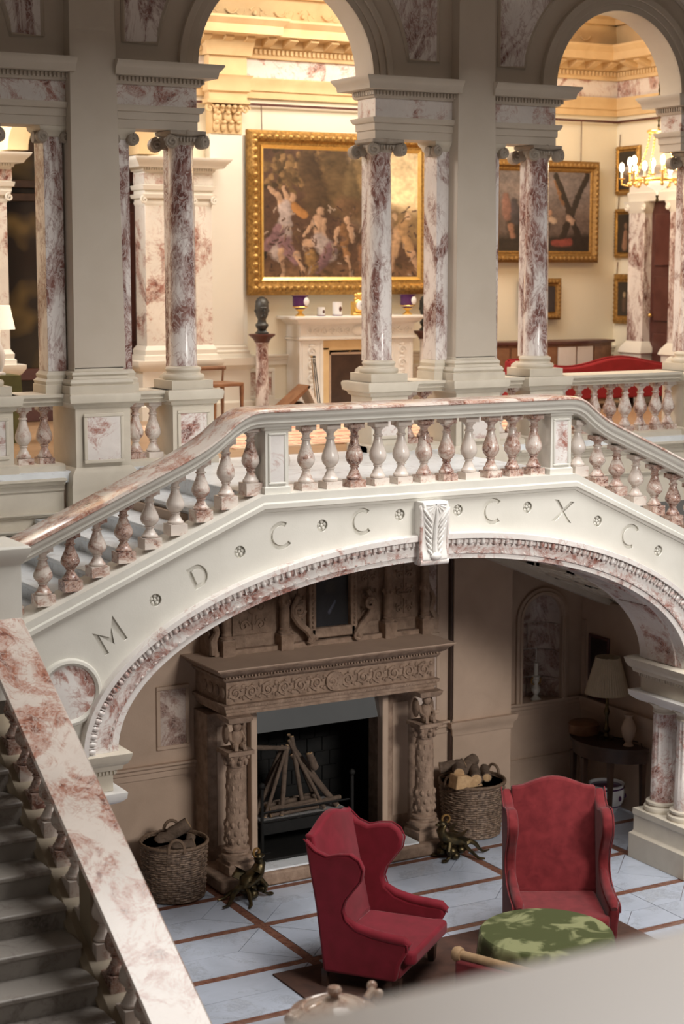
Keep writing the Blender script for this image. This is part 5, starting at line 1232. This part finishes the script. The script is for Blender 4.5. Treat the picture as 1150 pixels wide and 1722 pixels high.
# --- painting with crossed beams
cp_ = thing('crossed_beams_painting', 'large painting with dark crossed beams, in an old gilt frame on the right', 'painting', (13.2, 18.2, 5.9))
def cbase(U, V):
    im = np.ones(U.shape + (3,)) * np.array((.12, .085, .075)); s = np.clip((.55 - V) / .3, 0, 1)[..., None]
    return im * (1 - s) + np.array((.17, .14, .14)) * s
fl = (.50, .28, .19); dk = (.025, .016, .012)
caps = [(.0, .95, 1., .95, .10, .12, dk, .6), (.15, .5, .22, .85, .07, .1, dk, .6), (.62, .05, .92, .95, .028, .034, dk, .2), (.96, .03, .70, .80, .028, .034, dk, .2), (.60, .12, .70, .40, .014, .014, (.2, .1, .05), .3),
        (.34, .25, .34, .26, .028, .026, fl, .3), (.33, .36, .335, .50, .045, .035, fl, .4), (.30, .36, .26, .5, .016, .014, fl, .4), (.34, .52, .335, .66, .045, .04, (.38, .07, .06), .4), (.32, .68, .29, .86, .02, .014, fl, .4), (.36, .66, .40, .8, .02, .014, fl, .4), (.08, .3, .1, .55, .03, .05, (.22, .11, .09), .5), (.17, .4, .19, .6, .04, .05, (.05, .04, .05), .5), (.14, .70, .16, .8, .03, .03, (.3, .15, .1), .6), (.48, .55, .5, .7, .05, .06, dk, .6), (.56, .5, .56, .52, .02, .02, fl, .5), (.57, .60, .60, .62, .03, .03, (.45, .33, .25), .5), (.76, .58, .80, .62, .03, .03, (.4, .26, .2), .5), (.6, .9, .78, .88, .03, .03, (.22, .05, .04), .6), (.02, .2, .3, .22, .04, .05, (.24, .19, .18), .9)]
canvas('canvas', cp_, 12.45, 13.84, 5.40, 6.36, 18.19, cbase, caps, nx=170, seed=4, grain=.2)
frame(cp_, 12.33, 13.97, 5.26, 6.50, 18.23, .12, GOLDO, .09, fillet=GOLDO)
for xx in (12.5, 13.72): MB().tube([(xx, 18.24, 6.48), (xx, 18.24, 7.0)], .006, 5).build('hanging_cord', WOODR, cp_)
s3 = thing('small_painting', 'small dark painting in an old gilt frame below the crossed-beams painting', 'painting', (13.1, 18.2, 4.8))
canvas('canvas', s3, 12.92, 13.33, 4.66, 4.97, 18.2, flat((.04, .03, .03)), [(.3, .4, .5, .8, .2, .25, (.10, .07, .08), .7)], nx=50, seed=8)
frame(s3, 12.82, 13.43, 4.56, 5.07, 18.24, .09, GOLDO, .06, fillet=GOLDO)
# right wall pictures
def wallpic(lab, z0, z1, caps, fw=.07, y0=17.80, y1=18.26):
    t = thing('portrait_painting', lab, 'painting', (14.28, (y0 + y1) / 2, (z0 + z1) / 2))
    canvas('canvas', t, y1 - fw, y0 + fw, z0 + fw, z1 - fw, 14.275, flat((.03, .022, .016)), caps, nx=50, seed=int(z0 * 10), axis='x')
    frame(t, y0, y1, z0, z1, 14.31, fw, GOLD, .05, 'x')
    MB().tube([(14.30, y0 + .42, z1), (14.31, y0 + .42, z1 + .15)], .005, 5).build('hanging_cord', WOODR, t)
wallpic('topmost of the three small paintings by the far corner, behind the chandelier', 6.10, 6.70, [(.5, .5, .5, .7, .2, .3, (.2, .13, .09), .8)])
wallpic('middle of the three small paintings stacked by the far corner', 5.32, 5.93, [(.5, .3, .5, .32, .1, .1, (.22, .13, .08), .6), (.5, .5, .45, .85, .12, .16, (.30, .16, .10), .6)])
wallpic('lowest of the three small paintings stacked by the far corner, above the marble cabinet', 4.50, 5.12, [(.5, .35, .5, .4, .1, .1, (.42, .30, .18), .6), (.5, .55, .5, .8, .16, .14, (.10, .06, .04), .7)], .1)
# --- white chimneypiece
wc = thing('white_chimneypiece', 'white carved marble chimneypiece under the great painting', 'fireplace', (10.37, 18.1, GF))
yb = 18.3
for x0, x1 in ((9.62, 9.93), (10.83, 11.13)):
    MB().box(x0, x1, 17.98, yb, GF, 4.38).build('pilaster', WMARB, wc, bevel=.006)
    m = MB(); cx = (x0 + x1) / 2
    for z in (3.8, 3.95, 4.1, 4.25): m.tube(spiral((cx, 17.975, z), .055, 1.3, n=14), .012, 5); m.ball((cx, 17.975, z + .07), .04, .012, .02, 7, 4)
    for a in (x0 + .04, x1 - .04): m.tube([(a, 17.978, 3.7), (a, 17.978, 4.34)], .008, 5)
    tag(m.build('pilaster_relief', WMARB, wc), kind='stuff')
m = MB(); m.box(9.93, 10.02, 18.0, yb, GF, 4.30); m.box(10.74, 10.83, 18.0, yb, GF, 4.30); m.box(9.93, 10.83, 18.0, yb, 4.26, 4.38); m.build('opening_slips', CEILM, wc, bevel=.01)
MB().stack(9.62, 11.13, 17.96, yb, [(4.38, 0), (4.39, .02), (4.41, .02), (4.42, 0), (4.56, 0), (4.57, .03), (4.60, .06), (4.625, .09)]).build('frieze_block', WMARB, wc)
m = MB(); x = 9.75; s = 1
while x < 11.05: m.tube(spiral((x, 17.955, 4.49), .04, 1.2, n=14, a0=PI / 2 * s, sgn=s), .009, 5); m.ball((x + .05, 17.955, 4.49), .014, .01, .02, 6, 4); x += .1; s = -s
m.ball((10.38, 17.95, 4.49), .09, .02, .055, 12, 7)
tag(m.build('frieze_relief', WMARB, wc), kind='stuff')
MB().box(9.49, 11.20, 17.84, yb, 4.62, 4.655).build('mantel_shelf', WMARB, wc, bevel=.008)
MB().box(9.95, 10.8, 18.2, 18.29, GF, 4.3).build('firebox', BLACK, wc)
MB().box(9.66, 11.1, 17.55, 17.98, GF, GF + .03).build('hearth', WMARB, wc)
fs_ = thing('fire_screen', 'flat dark brown fire screen closing the white fireplace opening', 'fire screen', (10.38, 18.02, GF))
MB().box(10.04, 10.74, 18.03, 18.05, GF + .035, 4.22).build('screen_panel', WOODD, fs_); 
m = MB()
for a, b, c, e in ((10.03, 10.75, 4.21, 4.235), (10.03, 10.05, GF + .03, 4.235), (10.73, 10.75, GF + .03, 4.235), (10.03, 10.75, GF + .03, GF + .05)): m.box(a, b, 18.02, 18.06, c, e)
m.build('screen_frame', BROWNST, fs_)
MB().tube([(10.28, 18.03, 4.23), (10.34, 18.03, 4.27), (10.42, 18.03, 4.27), (10.48, 18.03, 4.23)], .006, 5).build('screen_handle', GOLDO, fs_)
ZM = 4.655
def mvase(x, lab):
    t = thing('mantel_urn', lab, 'vase', (x, 17.98, ZM), group='cobalt mantel urns')
    MB().lathe([(.0, 0), (.055, 0), (.055, .015), (.03, .03), (.02, .05), (.05, .07), (.06, .08)], 0, 0, 20).build('gilt_foot', GOLDB, t, local=True)
    MB().lathe([(.04, .075), (.075, .095), (.085, .12), (.085, .22), (.095, .225), (.095, .235), (0, .235)], 0, 0, 24).build('body', COBALT, t, local=True)
    m = MB(); m.ball((.035, -.075, .165), .042, .018, .05, 12, 7); m.build('white_medallion', PORC, t, local=True)
    MB().lathe([(.088, .10), (.092, .105), (.088, .11)], 0, 0, 24).build('gilt_band', GOLDB, t, local=True)
mvase(9.63, 'cobalt and gilt urn at the left end of the white mantel'); mvase(11.05, 'cobalt and gilt urn at the right end of the white mantel')
def cup(x, h, r, lab):
    t = thing('porcelain_cup', lab, 'cup', (x, 17.98, ZM), group='porcelain cups on the white mantel')
    MB().lathe([(0, 0), (r * 1.1, 0), (r * 1.1, .006), (r, .01), (r, h), (r * .93, h), (r * .9, .02), (0, .02)], 0, 0, 22).build('body', PORC, t, local=True)
    MB().lathe([(r * 1.12, 0), (r * 1.14, .005), (r * 1.12, .01)], 0, 0, 22).build('blue_foot_rim', COBALT, t, local=True)
    m = MB(); m.ball((r * .2, -r * .99, h * .5), r * .35, r * .12, h * .2, 8, 5); m.build('painted_flower', WOODR, t, local=True)
cup(9.90, .10, .045, 'smaller white porcelain cup beside the left urn'); cup(10.11, .155, .055, 'taller white porcelain cup between the small cup and the clock'); cup(10.74, .14, .05, 'white porcelain cup half hidden behind the marble column')
ck = thing('gilt_clock', 'ornate gilt mantel clock with a round white dial', 'clock', (10.39, 17.98, ZM))
MB().box(-.085, .085, -.04, .04, 0, .03).build('clock_base', GOLDB, ck, local=True, bevel=.008)
m = MB(); m.ball((0, 0, .11), .075, .04, .085, 14, 9); m.box(-.085, -.05, -.02, .03, .02, .16)
for s in (-1, 1): m.tube(spiral((s * .07, -.01, .10), .03, 1.2, n=12, a0=0, sgn=s), .01, 5)
for k in range(7): m.ball((.045 * math.cos(k * .9), -.005, .215 + .03 * math.sin(k * 1.7)), .022, .02, .02, 7, 5)
m.ball((0, 0, .22), .035, .03, .045, 10, 7)
m.build('clock_case', GOLDB, ck, local=True)
m = MB(); m.M = Matrix.Translation((0, -.042, .115)) @ Matrix.Rotation(PI / 2, 4, 'X'); m.lathe([(.052, 0), (.052, .006), (.045, .012), (0, .014)], 0, 0, 28); m.M = None; dl = m.build('dial', PORC, ck, local=True)
m = MB(); m.tube([(0, -.058, .115), (.022, -.058, .14)], .003, 4); m.tube([(0, -.058, .115), (-.005, -.058, .15)], .002, 4); m.build('hands', BLACK, dl, local=True)
# --- busts on pedestals
def bust(x, lab, lab2):
    t = thing('bust_pedestal', lab2, 'pedestal', (x, 17.99, GF), group='bust pedestals')
    MB().lathe([(.13, 0), (.13, .04), (.10, .06), (.09, .08), (.075, .085), (.068, .80), (.08, .805), (.08, .82)], 0, 0, 20).build('shaft', MARBCOL, t, local=True)
    MB().lathe([(.078, .82), (.09, .84), (.10, .86), (.14, .89), (.15, .90), (.15, .915), (0, .918)], 0, 0, 20).build('cap', WOODR, t, local=True)
    t = thing('bronze_bust', lab, 'bust', (x, 17.99, 4.468), R(-8), group='bronze busts')
    m = MB(); m.stack(-.06, .06, -.05, .05, [(0, 0), (.015, 0), (.03, -.015), (.05, -.02)]); m.build('plinth', BUSTM, t, local=True)
    m = MB(); m.lathe([(.05, .05), (.062, .065), (.074, .095), (.068, .11), (.050, .125), (.045, .16), (.052, .175), (.066, .20), (.074, .24), (.077, .29), (.073, .34), (.055, .375), (.03, .395), (0, .40)], 0, 0, 22, squash=1.05)
    m.ball((0, -.05, .195), .036, .034, .026, 10, 6); m.ball((0, -.088, .25), .011, .018, .026, 7, 5); m.ball((0, -.076, .212), .022, .012, .008, 8, 4); m.ball((0, -.074, .288), .05, .012, .013, 8, 4)
    for s in (-1, 1): m.ball((s * .026, -.078, .268), .011, .008, .008, 8, 5); m.ball((s * .08, 0, .255), .008, .014, .02, 6, 4)
    m.build('head', BUSTM, t, local=True)
    m = MB(); random.seed(5)
    for k in range(60):
        a = random.uniform(0, 2 * PI); p = random.uniform(.05, 1.25)
        if math.sin(a) < -.3 and p > .62: continue
        m.ball((.08 * math.sin(p) * math.cos(a), .084 * math.sin(p) * math.sin(a) + .004, .30 + .10 * math.cos(p)), .014, .014, .014, 6, 4)
    m.build('curled_hair', BUSTM, t, local=True)
bust(9.15, 'dark bronze bust on the pedestal left of the white mantel', 'marble pedestal left of the white mantel, carrying a dark bust')
bust(11.31, 'dark bronze bust glimpsed beside the right end of the white mantel', 'marble pedestal at the right end of the white mantel')
# --- log crate and fire irons
cr = thing('log_crate', 'wide low wooden log cradle at the left foot of the white chimneypiece', 'crate', (9.38, 17.62, GF))
m = MB(); m.prism([(-.28, 0), (.22, 0), (.24, .03), (-.30, .03)], 'y', -.14, .14); m.build('cradle_base', WOODM, cr, local=True)
m = MB(); m.prism([(-.30, .05), (.10, .36), (.12, .34), (-.24, .03)], 'y', -.13, .13); m.build('left_slope', WOODM, cr, local=True)
m = MB(); m.prism([(.10, .36), (.26, .05), (.23, .04), (.08, .33)], 'y', -.13, .13); m.build('right_slope', WMARB, cr, local=True)
for k in range(2):
    t = log('split_log', (9.30 + .1 * k, 17.50, 3.63 + .04 * k), (9.32 + .1 * k, 17.72, 3.64 + .04 * k), .045, BARK, CUT, ['log inside the wooden cradle, lower one', 'log inside the wooden cradle, upper one'][k])
ft = thing('fire_irons', 'thin fire irons leaning beside the white fireplace opening', 'fire irons', (9.74, 17.8, GF + .03))
for k in range(3): m = MB(); m.tube([(k * .03, 0, .0), (k * .02 - .03, .06, .60)], .006, 6); m.ball((k * .02 - .03, .06, .62), .014); m.build('iron_rod', [GOLDO, BLACK, BLACK][k], ft, local=True)
MB().lathe([(.06, 0), (.06, .01), (0, .015)], .03, 0, 16).build('stand_foot', BLACK, ft, local=True)
# --- side chair by the dado
scx = thing('side_chair', 'brown wooden side chair with curved back standing left of the bust pedestal', 'chair', (8.42, 17.6, GF), R(10))
MB().box(-.2, .2, -.2, .2, .38, .42).build('seat', WOODM, scx, local=True, bevel=.01)
for x, y in ((-.18, -.18), (.18, -.18), (-.18, .18), (.18, .18)): MB().stack(x - .014, x + .014, y - .014, y + .014, [(0, -.004), (.38, .004)]).build('leg', WOODM, scx, local=True)
m = MB(); m.tube([(.2 * math.cos(a), .19 * math.sin(a) * .4 + .15, .56) for a in np.linspace(0, PI, 10)], .022, 8); m.build('back_rail', WOODM, scx, local=True)
for x in (-.18, .18): MB().tube([(x, .18, .4), (x, .16, .57)], .012, 6).build('back_post', WOODM, scx, local=True)
# --- doorway at the left with marble pilasters
dc = thing('doorcase', 'cream and marble doorcase with arch and entablature around the dark left doors', 'doorway', (7.0, 18.0, GF))
def dent(x0, x1, yf):
    MB().stack(x0, x1, yf, 18.3, [(5.98, 0), (6.02, 0), (6.03, .02), (6.075, .03), (6.08, 0), (6.22, 0), (6.225, .02), (6.26, .03), (6.265, .10), (6.30, .12), (6.33, .15), (6.36, .17), (6.37, .17)]).build('entablature', TRIMW, dc)
    MB().box(x0 - .004, x1 + .004, yf - .004, 18.3, 6.09, 6.20).build('marble_frieze', PALEPIL, dc)
    m = MB(); x = x0 - .04
    while x < x1: m.box(x, x + .014, yf - .05, yf - .02, 6.235, 6.26); x += .028
    tag(m.build('dentils', TRIMW, dc, smooth=0), kind='stuff')
dent(7.76, 8.56, 18.0); dent(5.6, 6.28, 18.0)
for x0, x1 in ((7.77, 8.05), (8.36, 8.56), (5.95, 6.23)):
    MB().box(x0, x1, 18.02, 18.3, 4.36, 5.88).build('pilaster', PALEPIL, dc, bevel=.004)
    MB().stack(x0, x1, 18.02, 18.3, [(4.2, .05), (4.25, .05), (4.26, .03), (4.31, .035), (4.36, 0)]).build('pilaster_base', TRIMW, dc)
    m = MB(); m.stack(x0, x1, 18.02, 18.3, [(5.86, 0), (5.89, .01), (5.93, .0), (5.94, .03), (5.98, .04)])
    for xx in (x0 - .02, x1 + .02): m.tube(spiral((xx, 17.99, 5.92), .042, 1.4, n=18, a0=PI / 2), .013, 5)
    m.build('pilaster_capital', TRIMW, dc)
for x0, x1 in ((7.70, 8.56), (5.6, 6.28)):
    MB().stack(x0, x1, 17.98, 18.3, [(GF, .02), (3.7, .02), (3.71, 0), (4.08, 0), (4.10, .04), (4.16, .08), (4.20, .08)]).build('pedestal', TRIMW, dc)
MB().ring(7.08, 6.40, .62, .50, .84, .66, 17.98, 18.5, n=30).build('arch_lining', CEILM, dc)
dr = thing('dark_double_door', 'tall dark wooden doors with glass panes in the left doorway', 'door', (7.0, 18.4, GF))
MB().box(6.24, 7.92, 18.62, 18.66, GF, 7.2).build('glass_sheet', DGLASS, dr)
m = MB()
for x0, x1 in ((6.24, 6.36), (6.98, 7.12), (7.62, 7.92)): m.box(x0, x1, 18.50, 18.62, GF, 7.1)
m.build('stile', WOODR, dr, bevel=.01)
for z0, z1 in ((GF, 3.75), (4.0, 4.12), (5.90, 5.98), (6.04, 6.12), (6.42, 6.52)): MB().box(6.24, 7.92, 18.48, 18.63, z0, z1).build('rail', WOODR if z0 < 5 else WOODD, dr, bevel=.008)
MB().box(6.24, 7.92, 18.64, 18.7, GF, 7.4).build('backing', WOODD, dr)
m = MB(); m.box(7.70, 7.84, 18.47, 18.51, 4.4, 5.8); m.build('raised_panel', WOODR, dr, bevel=.008)
# --- doorway on the right wall
rd = thing('marble_doorcase', 'rose marble doorcase on the right wall below the chandelier', 'doorway', (14.2, 17.3, GF))
for y0, y1 in ((17.50, 17.80), (16.72, 17.02)):
    MB().box(14.14, 14.32, y0, y1, 4.30, 5.88).build('pilaster', MARBCOL, rd, bevel=.004)
    MB().stack(14.14, 14.32, y0, y1, [(GF, .05), (4.14, .05), (4.16, .08), (4.22, .06), (4.26, .03), (4.30, 0)]).build('pilaster_base', TRIMW, rd)
    m = MB(); m.stack(14.14, 14.32, y0, y1, [(5.86, 0), (5.9, .02), (5.94, .03), (6.0, .05)])
    for yy in (y0 - .01, y1 + .01): m.tube(spiral((14.11, yy, 5.93), .045, 1.4, 'yz', n=18, a0=PI / 2), .014, 5)
    m.build('pilaster_capital', TRIMW, rd)
MB().stack(14.14, 14.32, 16.72, 17.80, [(6.0, .0), (6.10, .02), (6.12, .0), (6.32, .0), (6.34, .05), (6.42, .10)]).build('entablature', TRIMW, rd)
rdd = thing('mahogany_door', 'reddish mahogany door between the rose marble pilasters on the right', 'door', (14.28, 17.26, GF))
MB().box(14.26, 14.31, 17.02, 17.50, GF, 6.0).build('door_leaf', WOODR, rdd)
for z0, z1 in ((3.7, 4.4), (4.55, 5.1), (5.22, 5.85)): MB().box(14.235, 14.27, 17.10, 17.42, z0, z1).build('door_panel', WOODR, rdd, bevel=.012)
MB().ball((14.21, 17.44, 4.62), .025).build('door_knob', GOLDB, rdd)
# --- red sofa
so = thing('red_sofa', 'scarlet sofa with a wavy back behind the right gallery rail', 'sofa', (12.9, 17.0, GF))
top_ = [(x, 4.10 + .05 * math.sin((x - 11.75) / 2.25 * 2 * PI * 1.5 + 1.2)) for x in np.linspace(11.75, 14.0, 31)]
MB().prism([(11.72, GF + .12)] + top_ + [(14.03, GF + .12)], 'y', 16.86, 17.0).build('back', SOFAR, so, bevel=.02)
MB().tube([(x, 16.93, z + .01) for x, z in top_], .012, 6).build('piping', SOFAR, so)
MB().box(11.75, 14.0, 17.0, 17.5, GF + .12, GF + .42).build('seat', SOFAR, so, bevel=.03)
for x in (11.8, 13.92):
    for y in (16.88, 17.42): MB().box(x, x + .05, y, y + .05, GF, GF + .13).build('leg', WOODD, so)
# --- curved sideboard
sb = thing('curved_cabinet', 'low bow-fronted marble and wood cabinet behind the red sofa', 'cabinet', (13.0, 17.9, GF))
bow = [(12.05, 18.26)] + [(12.05 + 2.0 * t, 17.98 - .22 * math.sin(PI * t)) for t in np.linspace(0, 1, 19)] + [(14.05, 18.26)]
MB().prism(bow, 'z', GF, 4.28).build('carcass', WOODM, sb)
MB().prism([(a + (.03 if a > 13 else -.03), b - (.03 if b < 18.2 else 0)) for a, b in bow], 'z', 4.28, 4.31).build('top', WOODR, sb)
for k in range(6):
    t0, t1 = .04 + k * .155, .04 + k * .155 + .14
    q = [(12.05 + 2.0 * t, 17.965 - .22 * math.sin(PI * t)) for t in np.linspace(t0, t1, 5)]; q = q + [(a, b + .03) for a, b in q[::-1]]
    MB().prism(q, 'z', 3.7, 4.24).build('front_panel', WMARB if k in (3, 4) else WOODM, sb)
# --- chandelier
cl = thing('chandelier', 'gilt candle chandelier with lit candles hanging in the right arch', 'chandelier', (13.10, 16.0, 6.0))
MB().tube([(0, 0, .72), (0, 0, 2.6)], .008, 6).build('chain_rod', BRONZE, cl, local=True)
m = MB()
for k in range(28): m.ball((0, 0, .76 + k * .065), .012 if k % 2 else .018, .018 if k % 2 else .012, .03, 6, 4)
m.build('chain', BRONZE, cl, local=True)
MB().tube([(.11 * math.cos(a), .11 * math.sin(a), .70) for a in np.linspace(0, 2 * PI, 19)[:-1]], .02, 8, closed=True).build('crown', CHGILT, cl, local=True)
for k in range(4):
    a = k * PI / 2 + .5; m = MB()
    for j in range(14): t = j / 13; m.ball((lerp(.10, .26, t ** 1.4) * math.cos(a), lerp(.10, .26, t ** 1.4) * math.sin(a), lerp(.68, .20, t)), .014, .014, .02, 6, 4)
    m.build('bead_chain', CHGILT, cl, local=True)
MB().lathe([(0, .0), (.012, .02), (.02, .05), (.05, .07), (.11, .10), (.13, .14), (.12, .15), (0, .16)], 0, 0, 24).build('alabaster_bowl', LAMPLIT, cl, local=True)
MB().lathe([(0, -.09), (.02, -.05), (.012, -.03), (.02, 0)], 0, 0, 12).build('finial', BRONZE, cl, local=True)
MB().tube([(.28 * math.cos(a), .28 * math.sin(a), .17) for a in np.linspace(0, 2 * PI, 33)[:-1]], .018, 7, closed=True).build('ring', CHGILT, cl, local=True)
for k in range(12):
    a = 2 * PI * k / 12; c, s = math.cos(a), math.sin(a); rr = .40 if k % 2 else .33; zb_ = .17 if k % 2 else .24
    m = MB(); m.tube([(.26 * c, .26 * s, .17), (.33 * c, .33 * s, .10), (rr * c, rr * s, .12), (rr * c, rr * s, zb_)], .012, 6)
    m.lathe([(.01, 0), (.035, .01), (.038, .018), (.015, .02)], rr * c, rr * s, 12, z0=zb_); m.ball((.32 * c, .32 * s, .12), .022)
    ar = m.build('candle_arm', CHGILT, cl, local=True)
    MB().lathe([(.013, 0), (.013, .075), (0, .077)], rr * c, rr * s, 8, z0=zb_ + .02).build('candle', WAX, ar, local=True)
    m = MB(); m.ball((rr * c, rr * s, zb_ + .135), .028, .028, .055, 8, 6); m.build('flame', FLAME, ar, local=True)
for k in range(3):
    a = k * 2 * PI / 3; point('chandelier_light', (13.10 + .3 * math.cos(a), 16.0 + .3 * math.sin(a), 6.45), 16, (1.0, .70, .36), .12)
# --- left edge: lamp, draped table, candle sconce
dt = thing('draped_table', 'small table draped in olive cloth at the left edge', 'table', (5.56, 16.5, GF))
MB().stack(-.18, .18, -.18, .18, [(0, .03), (.62, .0), (.64, .0)]).build('cloth', GREENB, dt, local=True)
ll = thing('white_shade_lamp', 'lamp with a lit white shade at the left edge of the photo', 'lamp', (5.60, 16.5, GF + .64))
MB().lathe([(.05, 0), (.05, .015), (.02, .03), (.04, .10), (.05, .18), (.03, .26), (.012, .30), (.012, .55)], 0, 0, 18).build('lamp_base', PORC, ll, local=True)
MB().lathe([(.15, .43), (.105, .655), (.10, .655), (.145, .43)], 0, 0, 28).build('lamp_shade', LAMPLIT, ll, local=True)
lo = thing('candle_sconce', 'gilt bracket with two lit candles at the far left edge', 'sconce', (5.95, 17.7, 6.1))
m = MB(); m.tube([(-.3, 0, .0), (-.1, -.05, -.05), (0, -.05, .05), (.02, -.05, .16)], .012, 6); m.tube([(-.1, -.05, -.05), (-.12, -.05, .1), (-.16, -.05, .2)], .012, 6); m.ball((-.3, 0, 0), .05); m.build('bracket', CHGILT, lo, local=True)
for x, z in ((.02, .16), (-.16, .20)):
    MB().lathe([(.012, 0), (.012, .06)], x, -.05, 8, z0=z).build('candle', WAX, lo, local=True)
    m = MB(); m.ball((x, -.05, z + .10), .024, .024, .045, 8, 6); m.build('flame', FLAME, lo, local=True)
# --- gallery rug
o = MB().box(7.2, 11.4, 14.7, 17.3, GF, GF + .012).build('gallery_rug', GRUG, None); tag(o, 'patterned cream and rose rug on the gallery floor behind the landing', 'rug')
